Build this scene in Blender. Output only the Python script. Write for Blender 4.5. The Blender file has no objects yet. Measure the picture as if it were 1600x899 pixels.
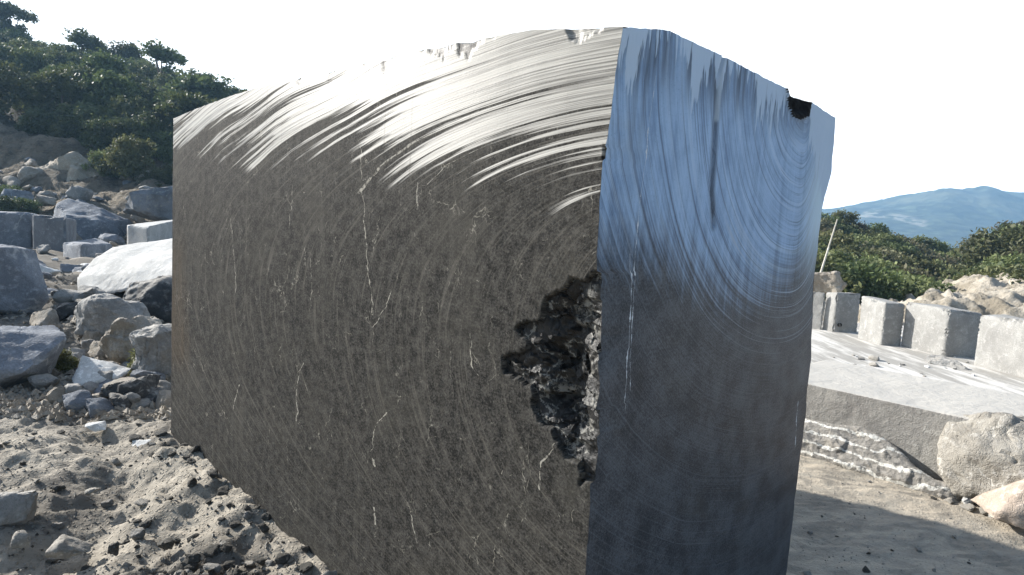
import bpy, bmesh, math, random
import numpy as np
from mathutils import Matrix, Vector

# ------------------------------------------------------------------ camera, world, sun, exposure
S = bpy.context.scene
C = S.collection
F_PX, PITCH, ROLL, CAMH = 1030.0, 5.5, 3.3, 1.6
cam_d = bpy.data.cameras.new('camera'); cam = bpy.data.objects.new('camera', cam_d); C.objects.link(cam)
cam_d.sensor_width = 36.0; cam_d.lens = 36.0 * F_PX / 1600.0
cam_d.clip_start = 0.05; cam_d.clip_end = 8000
cam.location = (0, 0, CAMH)
cam.rotation_euler = (Matrix.Rotation(math.radians(90 - PITCH), 4, 'X') @ Matrix.Rotation(math.radians(ROLL), 4, 'Z')).to_euler()
S.camera = cam

SKY_GLOW = 11.5
SUN_EL, SUN_AZ = 27.0, 65.0          # azimuth: degrees left of the view direction (+Y)
w = bpy.data.worlds.new('World'); S.world = w; w.use_nodes = True
wn = w.node_tree; bg = wn.nodes['Background']
sky = wn.nodes.new('ShaderNodeTexSky'); sky.sky_type = 'NISHITA'; sky.sun_disc = False
sky.sun_elevation = math.radians(SUN_EL); sky.sun_rotation = math.radians(-SUN_AZ)
sky.air_density = 1.0; sky.dust_density = 2.5; sky.ozone_density = 1.0
bg.inputs[1].default_value = 0.08
# added white glow low in the half of the sky around the sun; left blue overhead and behind to tint the shade
def wnode(t, **k):
    n = wn.nodes.new(t)
    for a, b in k.items(): setattr(n, a, b)
    return n
_tc = wnode('ShaderNodeTexCoord'); _sx = wnode('ShaderNodeSeparateXYZ'); wn.links.new(_tc.outputs['Generated'], _sx.inputs[0])
_el = wnode('ShaderNodeMapRange', interpolation_type='SMOOTHSTEP'); wn.links.new(_sx.outputs[2], _el.inputs[0])
_el.inputs[1].default_value = .47; _el.inputs[2].default_value = .64; _el.inputs[3].default_value = 1; _el.inputs[4].default_value = 0
_dt = wnode('ShaderNodeVectorMath', operation='DOT_PRODUCT'); wn.links.new(_tc.outputs['Generated'], _dt.inputs[0]); _dt.inputs[1].default_value = (-.35, .937, 0)
_azr = wnode('ShaderNodeMapRange', interpolation_type='SMOOTHSTEP'); wn.links.new(_dt.outputs['Value'], _azr.inputs[0]); _azr.inputs[1].default_value = .08; _azr.inputs[2].default_value = .36
_vm = wnode('ShaderNodeMath', operation='MULTIPLY'); wn.links.new(_el.outputs[0], _vm.inputs[0]); wn.links.new(_azr.outputs[0], _vm.inputs[1])
_ns = wnode('ShaderNodeTexNoise'); wn.links.new(_tc.outputs['Generated'], _ns.inputs['Vector']); _ns.inputs['Scale'].default_value = 2.5; _ns.inputs['Detail'].default_value = 5
_vr = wnode('ShaderNodeMapRange'); wn.links.new(_ns.outputs[0], _vr.inputs[0]); _vr.inputs[3].default_value = .92; _vr.inputs[4].default_value = 1.0
_v2 = wnode('ShaderNodeMath', operation='MULTIPLY'); wn.links.new(_vm.outputs[0], _v2.inputs[0]); wn.links.new(_vr.outputs[0], _v2.inputs[1])
_mx = wnode('ShaderNodeMix', data_type='RGBA'); wn.links.new(_v2.outputs[0], _mx.inputs[0]); wn.links.new(sky.outputs[0], _mx.inputs[6]); _mx.inputs[7].default_value = (SKY_GLOW * .985, SKY_GLOW, SKY_GLOW * 1.01, 1)
_lo = wnode('ShaderNodeMapRange', interpolation_type='SMOOTHSTEP'); wn.links.new(_sx.outputs[2], _lo.inputs[0])
_lo.inputs[1].default_value = .02; _lo.inputs[2].default_value = .24; _lo.inputs[3].default_value = 2.3; _lo.inputs[4].default_value = 1
_ls = wnode('ShaderNodeVectorMath', operation='SCALE'); _ls.inputs[0].default_value = (SKY_GLOW * .985, SKY_GLOW, SKY_GLOW * 1.01); wn.links.new(_lo.outputs[0], _ls.inputs['Scale']); wn.links.new(_ls.outputs[0], _mx.inputs[7])
wn.links.new(_mx.outputs[2], bg.inputs[0])
sd = bpy.data.lights.new('sun', 'SUN'); sun = bpy.data.objects.new('sun', sd); C.objects.link(sun)
sd.energy = 4.9; sd.angle = math.radians(0.6); sd.color = (1.0, 0.955, 0.89)
az, el = math.radians(SUN_AZ), math.radians(SUN_EL)
SD = Vector((-math.sin(az) * math.cos(el), math.cos(az) * math.cos(el), math.sin(el)))
sun.rotation_euler = SD.to_track_quat('Z', 'Y').to_euler()
vs = S.view_settings
vs.view_transform = 'Standard'; vs.look = 'None'; vs.gamma = 1; vs.use_curve_mapping = False
vs.exposure = 1.2
S.cycles.max_bounces = 6; S.cycles.volume_bounces = 0; S.cycles.transparent_max_bounces = 8

# ------------------------------------------------------------------ where things stand (metres)
_p, _r = math.radians(PITCH), math.radians(ROLL)
FW = np.array([0, math.cos(_p), -math.sin(_p)]); UP0 = np.array([0, math.sin(_p), math.cos(_p)]); RT0 = np.array([1., 0, 0])
RT = math.cos(_r) * RT0 + math.sin(_r) * UP0; UP = -math.sin(_r) * RT0 + math.cos(_r) * UP0
CC = np.array([0, 0, CAMH])
def ray(x, y): return FW + RT * (x - 800) / F_PX + UP * (449.5 - y) / F_PX
def on_z(x, y, z=0.0):
    d = ray(x, y); return CC + d * (z - CAMH) / d[2]
def at_y(x, y, Y):
    d = ray(x, y); return CC + d * (Y / d[1])
def fwd(P): return float((np.asarray(P) - CC) @ FW)

# ------------------------------------------------------------------ vectorised gradient noise
def _hash(i, j, k, seed):
    h = (i * 374761393 + j * 668265263 + k * 2147483647 + seed * 144665) & 0xffffffff
    h = ((h ^ (h >> 13)) * 1274126177) & 0xffffffff
    return ((h ^ (h >> 16)) & 0xffff) / 65535.0 * 2 - 1
def vnoise(x, y, z=0.0, seed=0):
    x = np.asarray(x, float); y = np.asarray(y, float); z = np.zeros_like(x) + z
    xi, yi, zi = np.floor(x).astype(np.int64), np.floor(y).astype(np.int64), np.floor(z).astype(np.int64)
    fx, fy, fz = x - xi, y - yi, z - zi
    fx, fy, fz = [t * t * t * (t * (t * 6 - 15) + 10) for t in (fx, fy, fz)]
    r = 0
    for a in (0, 1):
        for b in (0, 1):
            for c in (0, 1):
                r = r + _hash(xi + a, yi + b, zi + c, seed) * (fx if a else 1 - fx) * (fy if b else 1 - fy) * (fz if c else 1 - fz)
    return r
def fbm(x, y, z=0.0, oct=4, seed=0, gain=.5):
    r, a, f = 0, 1.0, 1.0
    for o in range(oct):
        r = r + a * vnoise(np.asarray(x) * f + o * 17.3, np.asarray(y) * f - o * 9.1, np.asarray(z) * f, seed + o); a *= gain; f *= 2.03
    return r
def ridge(x, y, z=0.0, oct=4, seed=0):
    r, a, f = 0, 1.0, 1.0
    for o in range(oct):
        r = r + a * (1 - 2 * np.abs(vnoise(np.asarray(x) * f + o * 7.3, np.asarray(y) * f + o * 3.1, np.asarray(z) * f, seed + o))); a *= .5; f *= 2.1
    return r
def sst(a, b, x):
    t = np.clip((np.asarray(x, float) - a) / (b - a), 0, 1); return t * t * (3 - 2 * t)
def poly_sd(px, py, pts):
    """signed distance to a polygon, positive inside"""
    px = np.asarray(px, float); py = np.asarray(py, float); d = np.full(px.shape, 1e9); ins = np.zeros(px.shape, bool)
    n = len(pts)
    for i in range(n):
        ax, ay = pts[i]; bx, by = pts[(i + 1) % n]; ex, ey = bx - ax, by - ay
        t = np.clip(((px - ax) * ex + (py - ay) * ey) / (ex * ex + ey * ey + 1e-12), 0, 1)
        d = np.minimum(d, np.hypot(px - ax - t * ex, py - ay - t * ey))
        cond = ((ay > py) != (by > py)) & (px < (bx - ax) * (py - ay) / ((by - ay) if by != ay else 1e-9) + ax)
        ins ^= cond
    return np.where(ins, d, -d)
def line_d(px, py, pts):
    px = np.asarray(px, float); d = np.full(px.shape, 1e9)
    for (ax, ay), (bx, by) in zip(pts[:-1], pts[1:]):
        ex, ey = bx - ax, by - ay
        t = np.clip(((px - ax) * ex + (py - ay) * ey) / (ex * ex + ey * ey + 1e-12), 0, 1)
        d = np.minimum(d, np.hypot(px - ax - t * ex, py - ay - t * ey))
    return d

# ------------------------------------------------------------------ node helpers
class NT:
    def __init__(s, name):
        s.m = bpy.data.materials.new(name); s.m.use_nodes = True; s.t = s.m.node_tree; s.b = s.t.nodes['Principled BSDF']
        s.b.inputs['Specular IOR Level'].default_value = .35
    def n(s, typ, **kw):
        nd = s.t.nodes.new(typ)
        for k, v in kw.items(): setattr(nd, k, v)
        return nd
    def put(s, sock, v):
        if v is None: return
        if isinstance(v, bpy.types.NodeSocket): s.t.links.new(v, sock)
        elif isinstance(v, (tuple, list)) and len(v) == 3 and sock.type == 'RGBA': sock.default_value = (*v, 1)
        else: sock.default_value = v
    def obj(s): return s.n('ShaderNodeTexCoord').outputs['Object']
    def geo(s, o='Position'): return s.n('ShaderNodeNewGeometry').outputs[o]
    def uv(s, name): nd = s.n('ShaderNodeUVMap'); nd.uv_map = name; return nd.outputs[0]
    def attr(s, name, o='Fac'): nd = s.n('ShaderNodeAttribute'); nd.attribute_name = name; return nd.outputs[o]
    def math(s, op, a, b=None, c=None, clamp=False):
        nd = s.n('ShaderNodeMath', operation=op, use_clamp=clamp); s.put(nd.inputs[0], a); s.put(nd.inputs[1], b); s.put(nd.inputs[2], c); return nd.outputs[0]
    def scale(s, v, xyz):
        nd = s.n('ShaderNodeMapping'); s.put(nd.inputs[0], v); nd.inputs['Scale'].default_value = xyz; return nd.outputs[0]
    def noise(s, v, sc, det=4, rough=.55, dist=0.0, o=0):
        nd = s.n('ShaderNodeTexNoise'); s.put(nd.inputs['Vector'], v); s.put(nd.inputs['Scale'], sc); nd.inputs['Detail'].default_value = det
        nd.inputs['Roughness'].default_value = rough; nd.inputs['Distortion'].default_value = dist; return nd.outputs[o]
    def voro(s, v, sc, feature='F1', rnd=1.0, o=0):
        nd = s.n('ShaderNodeTexVoronoi', feature=feature); s.put(nd.inputs['Vector'], v); s.put(nd.inputs['Scale'], sc); nd.inputs['Randomness'].default_value = rnd; return nd.outputs[o]
    def ramp(s, f, a, b, lo=0.0, hi=1.0, smooth=True):
        nd = s.n('ShaderNodeMapRange', interpolation_type='SMOOTHSTEP' if smooth else 'LINEAR'); s.put(nd.inputs[0], f)
        s.put(nd.inputs[1], a); s.put(nd.inputs[2], b); s.put(nd.inputs[3], lo); s.put(nd.inputs[4], hi); return nd.outputs[0]
    def mix(s, f, a, b, blend='MIX'):
        nd = s.n('ShaderNodeMix', data_type='RGBA', blend_type=blend); s.put(nd.inputs[0], f); s.put(nd.inputs[6], a); s.put(nd.inputs[7], b); return nd.outputs[2]
    def fmix(s, f, a, b):
        nd = s.n('ShaderNodeMix', data_type='FLOAT'); s.put(nd.inputs[0], f); s.put(nd.inputs[2], a); s.put(nd.inputs[3], b); return nd.outputs[0]
    def addv(s, a, b, k):
        m1 = s.n('ShaderNodeVectorMath', operation='SCALE'); s.put(m1.inputs[0], b); m1.inputs['Scale'].default_value = k
        m2 = s.n('ShaderNodeVectorMath', operation='ADD'); s.put(m2.inputs[0], a); s.put(m2.inputs[1], m1.outputs[0]); return m2.outputs[0]
    def bump(s, h, dist, strength=1.0, prev=None):
        nd = s.n('ShaderNodeBump'); s.put(nd.inputs['Height'], h); nd.inputs['Distance'].default_value = dist; nd.inputs['Strength'].default_value = strength
        s.put(nd.inputs['Normal'], prev); return nd.outputs[0]
    def out(s, col=None, rough=None, nrm=None, **kw):
        s.put(s.b.inputs['Base Color'], col); s.put(s.b.inputs['Roughness'], rough); s.put(s.b.inputs['Normal'], nrm)
        for k, v in kw.items(): s.put(s.b.inputs[k], v)
        return s.m

def stone_mat(name, c1, c2, c3=None, sc=1.0, bump=.02, vein=0.0, veincol=(.5, .5, .48), rough=.85, dusty=.0, dustcol=(.42, .39, .34), crack=.12):
    t = NT(name); P = t.obj(); 
    n1 = t.noise(P, 1.7 * sc, 6, .6); n2 = t.noise(P, 9 * sc, 6, .65); n3 = t.noise(P, 60 * sc, 3, .6)
    col = t.mix(t.ramp(n1, .35, .65), c1, c2)
    col = t.mix(t.ramp(n2, .5, .72), col, c3 or tuple(x * 1.5 for x in c2))
    col = t.mix(t.ramp(n3, .3, .7, 0, .45), col, tuple(x * .55 for x in c1))
    if vein:
        v = t.voro(t.addv(P, t.noise(P, 2.2 * sc, 4, o=1), .6), 1.6 * sc, 'DISTANCE_TO_EDGE')
        msk = t.math('MULTIPLY', t.ramp(v, 0, .045, 1, 0), t.ramp(t.noise(P, 2.5 * sc, 2), .45, .6, 0, vein))
        col = t.mix(msk, col, veincol)
    if dusty:
        nz = t.n('ShaderNodeSeparateXYZ'); t.put(nz.inputs[0], t.geo('True Normal'))
        d = t.math('MULTIPLY', t.ramp(nz.outputs[2], .35, .9), t.ramp(t.noise(P, 5 * sc, 5, .7), .35 if dusty < 3 else .1, .6 if dusty < 3 else .3, 0, min(dusty, 1)))
        col = t.mix(d, col, dustcol)
    cr = t.voro(t.addv(P, t.noise(P, 3 * sc, 4, o=1), .5), 3.2 * sc, 'DISTANCE_TO_EDGE')
    h = t.math('ADD', t.math('MULTIPLY', n2, .6), t.math('MULTIPLY', n3, .25))
    h = t.math('ADD', h, t.ramp(cr, 0, .05, 0, crack))
    return t.out(col, rough, t.bump(h, bump, .9))

# ------------------------------------------------------------------ object helpers
def link(name, me, mats, parent=None, label=None, cat=None, group=None, kind=None, loc=None):
    o = bpy.data.objects.new(name, me); C.objects.link(o)
    if me is not None:
        for m in (mats if isinstance(mats, (list, tuple)) else [mats]): me.materials.append(m)
    if parent: o.parent = parent
    if label: o['label'] = label
    if cat: o['category'] = cat
    if group: o['group'] = group
    if kind: o['kind'] = kind
    if loc is not None: o.location = loc
    return o
def np_mesh(name, V, Fc, smooth=True):
    me = bpy.data.meshes.new(name); V = np.asarray(V, np.float32); Fc = np.asarray(Fc, np.int32); k = Fc.shape[1]
    me.vertices.add(len(V)); me.vertices.foreach_set('co', V.ravel())
    me.loops.add(Fc.size); me.loops.foreach_set('vertex_index', Fc.ravel())
    me.polygons.add(len(Fc)); me.polygons.foreach_set('loop_start', np.arange(0, Fc.size, k, dtype=np.int32))
    me.update(calc_edges=True); me.validate()
    me.polygons.foreach_set('use_smooth', np.full(len(me.polygons), smooth)); me.update()
    return me
def grid_faces(nu, nv):
    i, j = np.meshgrid(np.arange(nu - 1), np.arange(nv - 1), indexing='ij'); a = (i * nv + j).ravel()
    return np.stack([a, a + nv, a + nv + 1, a + 1], 1)
def set_attr(me, name, vals):
    a = me.attributes.new(name, 'FLOAT', 'POINT'); a.data.foreach_set('value', np.asarray(vals, np.float32).ravel())
def set_uv(me, name, u, v):
    l = me.uv_layers.new(name=name); idx = np.empty(len(me.loops), np.int32); me.loops.foreach_get('vertex_index', idx)
    l.data.foreach_set('uv', np.stack([u.ravel()[idx], v.ravel()[idx]], 1).astype(np.float32).ravel())

def hull_mesh(name, pts, target, amp, seed=0, nsc=3.0, chip=1.0, sharp=32):
    """crisp faceted stone: convex hull of the points, refined and roughened"""
    bm = bmesh.new()
    for p in pts: bm.verts.new(p)
    bmesh.ops.convex_hull(bm, input=bm.verts)
    bmesh.ops.delete(bm, geom=[v for v in bm.verts if not v.link_faces], context='VERTS')
    bmesh.ops.triangulate(bm, faces=bm.faces)
    base = [f.normal.copy() for f in bm.faces]
    for _ in range(9):
        el = [e for e in bm.edges if e.calc_length() > target]
        if not el or len(bm.verts) > 60000: break
        bmesh.ops.subdivide_edges(bm, edges=el, cuts=1); bmesh.ops.triangulate(bm, faces=[f for f in bm.faces if len(f.verts) > 3])
    bm.normal_update()
    co = np.array([v.co[:] for v in bm.verts]); no = np.array([v.normal[:] for v in bm.verts])
    # how close to a hull edge: spread of the neighbouring face normals
    ed = np.array([max([1 - f.normal.dot(v.normal) for f in v.link_faces] or [0]) for v in bm.verts])
    q = co * nsc + seed * 3.7
    d = amp * fbm(q[:, 0], q[:, 1], q[:, 2], 5, seed) - amp * .8 * np.clip(ridge(q[:, 0] * 1.7, q[:, 1] * 1.7, q[:, 2] * 1.7, 3, seed + 9) - 1.1, 0, 1)
    d -= chip * np.clip(ed * 4, 0, 1) * target * (.25 + .6 * np.clip(fbm(q[:, 0] * 3, q[:, 1] * 3, q[:, 2] * 3, 2, seed + 4) + .2, 0, 1))
    co = co + no * d[:, None]
    for v, c in zip(bm.verts, co): v.co = c
    me = bpy.data.meshes.new(name); bm.to_mesh(me); bm.free()
    me.polygons.foreach_set('use_smooth', np.full(len(me.polygons), True)); me.set_sharp_from_angle(angle=math.radians(sharp))
    return me
def boulder_pts(w_, d_, h_, seed, n=16, box=.75):
    rs = np.random.RandomState(seed); p = rs.normal(size=(n, 3)); p /= np.linalg.norm(p, axis=1)[:, None]
    p = np.sign(p) * np.abs(p) ** box
    mn, mx = p.min(0), p.max(0); p = (p - mn) / (mx - mn) - [.5, .5, 0]
    return p * [w_, d_, h_]
def px_rock(name, label, cat, x0, y0, x1, y1, mat, z=0.0, Y=None, dr=.9, seed=1, n=16, amp=.03, tgt=None, group=None, rz=0.0, box=.75, sink=.06):
    xm = (x0 + x1) / 2
    P = on_z(xm, y1, z) if Y is None else at_y(xm, y1, Y)
    f = fwd(P); W = (x1 - x0) * f / F_PX; H = (y1 - y0) * f / F_PX; s = H * sink
    pts = boulder_pts(W, W * dr, H + s, seed, n, box)
    me = hull_mesh(name, pts, tgt or max(W, H) / 14, amp * max(W, H), seed, 3.0 / max(W, H))
    o = link(name, me, mat, label=label, cat=cat, group=group)
    dirxy = np.array([P[0], P[1]]) / math.hypot(P[0], P[1])
    o.location = (P[0] + dirxy[0] * W * dr * .4, P[1] + dirxy[1] * W * dr * .4, P[2] - s)
    o.rotation_euler = (0, 0, rz - math.atan2(P[0], P[1]))
    return o

# ------------------------------------------------------------------ the block's own frame
N0 = np.array([0.2932, 2.0924]); UD = np.array([-2.6929, 2.5331]); UL = np.linalg.norm(UD); UD = UD / UL      # along the left face
WD = np.array([1.2551, 1.2452]); WL = np.linalg.norm(WD); WD = WD / WL                                         # along the right face
ZB = -0.34
def face_px(x, y, dd):
    n = np.array([-dd[1], dd[0], 0]); d = ray(x, y); t = ((np.array([N0[0], N0[1], 0]) - CC) @ n) / (d @ n); Q = CC + t * d
    return float((Q[:2] - N0) @ dd), float(Q[2])
Lpx = lambda *pts: [face_px(x, y, UD) for x, y in pts]
Rpx = lambda *pts: [face_px(x, y, WD) for x, y in pts]

# ------------------------------------------------------------------ ground
ROADZ = -0.45
def ground_h(x, y):
    x = np.asarray(x, float); y = np.asarray(y, float)
    h = -.09 - .13 * sst(4.5, 3.0, y) + .05 * sst(4.5, 8, y)
    left = sst(1.0, -1.5, x)
    h = h + .035 * fbm(x * .9, y * .9, 0, 3, 5) 
    near = sst(30, 9, y)
    h = h + near * left * (.028 * fbm(x * 4, y * 4, 0, 4, 11) + .012 * ridge(x * 9, y * 9, 0, 3, 13))
    # right apron: fine ripples dragged along the ledge
    h = h + near * (1 - left) * (.010 * fbm(x * 3, y * 7, 0, 4, 21) + .004 * fbm(x * 22, y * 22, 0, 2, 25))
    # rubble band behind on the left
    rub = left * sst(6.6, 7.6, y) * sst(24, 16, y)
    h = h + rub * (.12 + .16 * fbm(x * .8, y * .8, 0, 4, 31) + .07 * ridge(x * 2.1, y * 2.1, 0, 4, 33))
    # rut and scrape at the lower left, berm of clods along the block
    rut = line_d(x, y, [(-2.9, 4.6), (-2.35, 3.95), (-2.2, 3.2)])
    h = h - .09 * np.exp(-(rut / .22) ** 2) * left
    q = (x - N0[0]) * UD[1] - (y - N0[1]) * UD[0]            # distance in front of the left face (negative = outside)
    al = (x - N0[0]) * UD[0] + (y - N0[1]) * UD[1]
    berm = np.exp(-((np.abs(q) - .10) / .14) ** 2) * ((al > -.3) & (al < UL + .3))
    h = h + berm * (.02 + .035 * np.clip(fbm(x * 6, y * 6, 0, 3, 41), -.3, 1))
    # clod pit at the bottom of the photo
    pit = np.exp(-(((x + 1.45) / .32) ** 2 + ((y - 3.02) / .2) ** 2))
    h = h + pit * (-.05 + .06 * ridge(x * 9, y * 9, 0, 3, 51))
    # the lower quarry road on the right, beyond the ledge
    rd = sst(.35, 1.1, (x * .27 + y * .963) - 6.35) * (1 - left)
    h = h + rd * (ROADZ + .09 - h) * sst(.0, .2, x)
    h = h - rd * sst(16, 24, y) * 2.0
    return h
def axis(segs):
    out = []
    for a, b, st in segs: out += list(np.arange(a, b, st))
    return np.array(out + [segs[-1][1]])
def geo_axis(a, b, st, g=1.18):
    r = [a]; 
    while abs(r[-1]) < abs(b): r.append(r[-1] + st); st *= g
    return r[1:]
xs = axis([(-5.2, 0.2, .022), (.2, 1.4, .08), (1.4, 5.0, .025), (5.0, 9, .1)])
xs = np.array(list(reversed(geo_axis(-5.2, -1480, -.04, 1.1))) + list(xs) + geo_axis(9, 1480, .2, 1.2))
ys = axis([(1.9, 2.5, .05), (2.5, 8.0, .022), (8.0, 14, .06), (14, 26, .14)])
ys = np.array(list(reversed(geo_axis(1.9, -30, -.1, 1.35))) + list(ys) + geo_axis(26, 1480, .3, 1.2))
X, Y = np.meshgrid(xs, ys, indexing='ij')
Zg = ground_h(X, Y)
me = np_mesh('ground', np.stack([X.ravel(), Y.ravel(), Zg.ravel()], 1), grid_faces(len(xs), len(ys)))
# where the soil is damp and dark (its own colour), where it is pale dust
lft = sst(1.0, -1.5, X)
soil = np.zeros_like(X)
for (cx, cy, r, k) in [(-1.45, 3.02, .42, 1.0), (-2.55, 3.75, .45, .6), (-2.5, 4.75, .5, .5), (-3.3, 5.1, .6, .5), (-3.0, 3.3, .35, .7), (-1.2, 3.45, .3, .4)]:
    soil = np.maximum(soil, k * np.exp(-((X - cx) ** 2 + (Y - cy) ** 2) / r ** 2))
soil = np.maximum(soil, .75 * lft * sst(6.0, 7.2, Y) * sst(30, 22, Y))
set_attr(me, 'soil', soil)
set_attr(me, 'road', sst(24, 19, Y) * (1 - lft) * sst(.35, .8, (X * .27 + Y * .963) - 6.35))
set_attr(me, 'right', 1 - lft)
t = NT('quarry_dust'); P = t.obj()
so, rd, rt = t.attr('soil'), t.attr('road'), t.attr('right')
n0 = t.noise(P, .8, 5, .6); n1 = t.noise(P, 4, 6, .62); n2 = t.noise(P, 22, 6, .65); n3 = t.noise(P, 140, 3, .6)
Ps = t.scale(P, (1.0, 2.6, 1.0)); drag = t.noise(Ps, 3.0, 6, .62, 1.4)
col = t.mix(t.ramp(n1, .35, .68), (.245, .22, .18), (.375, .34, .28))
col = t.mix(t.math('MULTIPLY', rt, t.ramp(drag, .38, .66)), col, (.46, .40, .315))
sm = t.ramp(t.math('ADD', t.math('ADD', n1, t.math('MULTIPLY', n2, .55)), t.math('MULTIPLY', so, .55)), .90, 1.10)
col = t.mix(t.math('MULTIPLY', sm, t.fmix(rt, .85, .55)), col, (.13, .117, .098))
col = t.mix(t.ramp(n3, .52, .72, 0, .4), col, (.17, .16, .145))
rc = t.mix(t.ramp(t.noise(t.scale(P, (3.0, .5, 1)), 1.2, 6, .65), .42, .60), (.34, .325, .295), (.62, .60, .56))
col = t.mix(rd, col, rc)
h = t.math('ADD', t.math('MULTIPLY', n2, .55), t.math('MULTIPLY', n3, .18))
peb = t.voro(t.addv(P, t.noise(P, 9, 2, o=1), .08), 42)
h = t.math('ADD', h, t.math('MULTIPLY', t.ramp(peb, .12, .42, 1, 0), t.fmix(rt, .35, .12)))
quarry_dust = t.out(col, .93, t.bump(h, .022, .85, t.bump(drag, .02, .4)))
link('ground', me, quarry_dust, kind='structure')

# ------------------------------------------------------------------ wooded hillside with its cut bank (left)
def hill_h(x, y):
    azd = np.degrees(np.arctan2(-x, y))
    k = .165 + .235 * sst(18, 43, azd)
    cut = 36.5 + 1.2 * fbm(x * .12, y * .05, 0, 2, 61)
    tal = sst(23.5, 36, y) * (3.0 + .5 * fbm(x * .25, y * .25, 0, 3, 62)) - .35
    bank = sst(cut, cut + 2.2, y) * (1.9 + .7 * fbm(x * .3, 1, 0, 3, 63))
    up = np.clip(y - 38.5, 0, 34) * k + np.clip(y - 72.5, 0, 60) * k * .15
    z = tal + bank + up + .35 * fbm(x * .5, y * .5, 0, 4, 64) + .12 * ridge(x * 1.6, y * 1.6, 0, 4, 65)
    return z * sst(-7, 9, azd) - 1.2 * sst(9, -7, azd)
ax_ = np.radians(np.linspace(-9, 56, 330)); ry = np.concatenate([np.linspace(23.3, 36, 90), np.linspace(36.1, 40, 50), np.linspace(40.3, 125, 130)])
AZ, RY = np.meshgrid(ax_, ry, indexing='ij'); HX = -np.tan(AZ) * RY
HZ = hill_h(HX, RY)
me = np_mesh('hillside', np.stack([HX.ravel(), RY.ravel(), HZ.ravel()], 1), grid_faces(len(ax_), len(ry)))
set_attr(me, 'wood', sst(38.6, 40.5, RY + .8 * fbm(HX * .4, RY * .4, 0, 2, 66)))
t = NT('hillside_earth'); P = t.obj(); wd = t.attr('wood')
n1 = t.noise(P, .5, 6, .6); n2 = t.noise(P, 3, 6, .65)
col = t.mix(t.ramp(n1, .35, .65), (.21, .175, .125), (.35, .295, .22)); col = t.mix(t.ramp(n2, .5, .7, 0, .7), col, (.11, .10, .075))
col = t.mix(wd, col, t.mix(n2, (.05, .055, .03), (.09, .085, .05)))
link('hillside', me, t.out(t.mix(t.ramp(t.noise(t.scale(P, (1, 1, 3)), 1.1, 6, .7), .5, .62, 0, .6), col, (.09, .075, .055)), .95, t.bump(t.math('ADD', n2, t.noise(t.scale(P, (1, 1, 2.5)), 1.3, 6, .7)), .8, 1.0)), kind='structure')

# ------------------------------------------------------------------ far mountain (right)
ridge_px = [(-1500, 395), (700, 352), (1000, 348), (1180, 338), (1290, 326), (1350, 315), (1440, 304), (1480, 298), (1540, 296), (1600, 299), (1750, 308), (1950, 345)]
DM = 1150.0
rp = np.array([at_y(x, y, DM) for x, y in ridge_px])
mx_ = np.linspace(-600, 1300, 300); my_ = np.linspace(620, 1460, 130)
MX, MY = np.meshgrid(mx_, my_, indexing='ij')
RH = np.interp(MX * DM / MY, rp[:, 0], rp[:, 2])
prof = sst(640, DM, MY) * sst(1560, DM + 40, MY)
spur = .5 * fbm(MX * .006, MY * .004, 0, 5, 71)
MZ = -3 + RH * prof * (1 + .5 * spur * (1 - prof ** 3)) + 5 * fbm(MX * .03, MY * .03, 0, 4, 72) * prof * (1 - .8 * sst(DM - 150, DM, MY))
me = np_mesh('distant_mountain', np.stack([MX.ravel(), MY.ravel(), MZ.ravel()], 1), grid_faces(len(mx_), len(my_)))
sc1 = line_d(MX / MY, (MZ - CAMH) / MY, [tuple((ray(x, y)[[0, 2]] / ray(x, y)[1])) for x, y in [(1335, 340), (1365, 334), (1400, 338), (1440, 349)]])
set_attr(me, 'scar', sst(.0055, .001, sc1 + .004 * fbm(MX * .05, MY * .05, 0, 3, 77)))
t = NT('far_forest'); P = t.obj()
v = t.math('ADD', t.math('MULTIPLY', t.voro(P, .06), .5), t.math('MULTIPLY', t.noise(P, .03, 5, .7), .6)); n1 = t.noise(P, .008, 5, .6)
col = t.mix(t.ramp(v, .2, .7), (.085, .11, .06), (.018, .028, .022)); col = t.mix(t.ramp(n1, .55, .68, 0, .5), col, (.15, .15, .09))
col = t.mix(t.math('MULTIPLY', t.attr('scar'), t.ramp(t.noise(P, .05, 3), .42, .52)), col, (.27, .26, .21))
link('distant_mountain', me, t.out(col, .95, t.bump(v, 6, .8)), kind='structure')

# ------------------------------------------------------------------ the great cut block
u_ax = [0.0]
while u_ax[-1] < UL: u_ax.append(u_ax[-1] + (.0055 if u_ax[-1] < .6 else .0055 + (u_ax[-1] - .6) * .009))
u_ax = np.array(u_ax) * UL / u_ax[-1]
NV = 330; q_ax = np.linspace(0, 1, NV)
U, Q = np.meshgrid(u_ax, q_ax, indexing='ij')
topL = np.interp(U, [0, .38, .82, 1.15, 1.77, 2.46, 2.79, 3.3, 3.70], [2.221, 2.27, 2.285, 2.285, 2.28, 2.275, 2.262, 2.225, 2.19])
chipn = lambda u_: fbm(u_ * 9, 0 * u_, 0, 5, 81, .6)
chips = np.clip(chipn(U) - .1, 0, .8) * sst(.55, .75, U) * sst(2.3, 1.7, U)
topS = topL.copy(); topL = topL - .014 * chips - .003 * np.abs(fbm(U * 25, 0 * U, 0, 2, 82)) * sst(.4, .6, U)
Vv = ZB + Q * (topL - ZB)
edge_off = lambda v: np.interp(v, [0.0, .46, .78, 1.1, 1.42, 1.71, 1.83, 2.01, 2.22], [0, -.005, 0, .012, .03, .045, .04, .018, 0]) + .004 * fbm(np.asarray(v) * 9, 0 * np.asarray(v), 0, 4, 83)
e = edge_off(Vv); Ue = U + e * np.clip(1 - U / .5, 0, 1)
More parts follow.
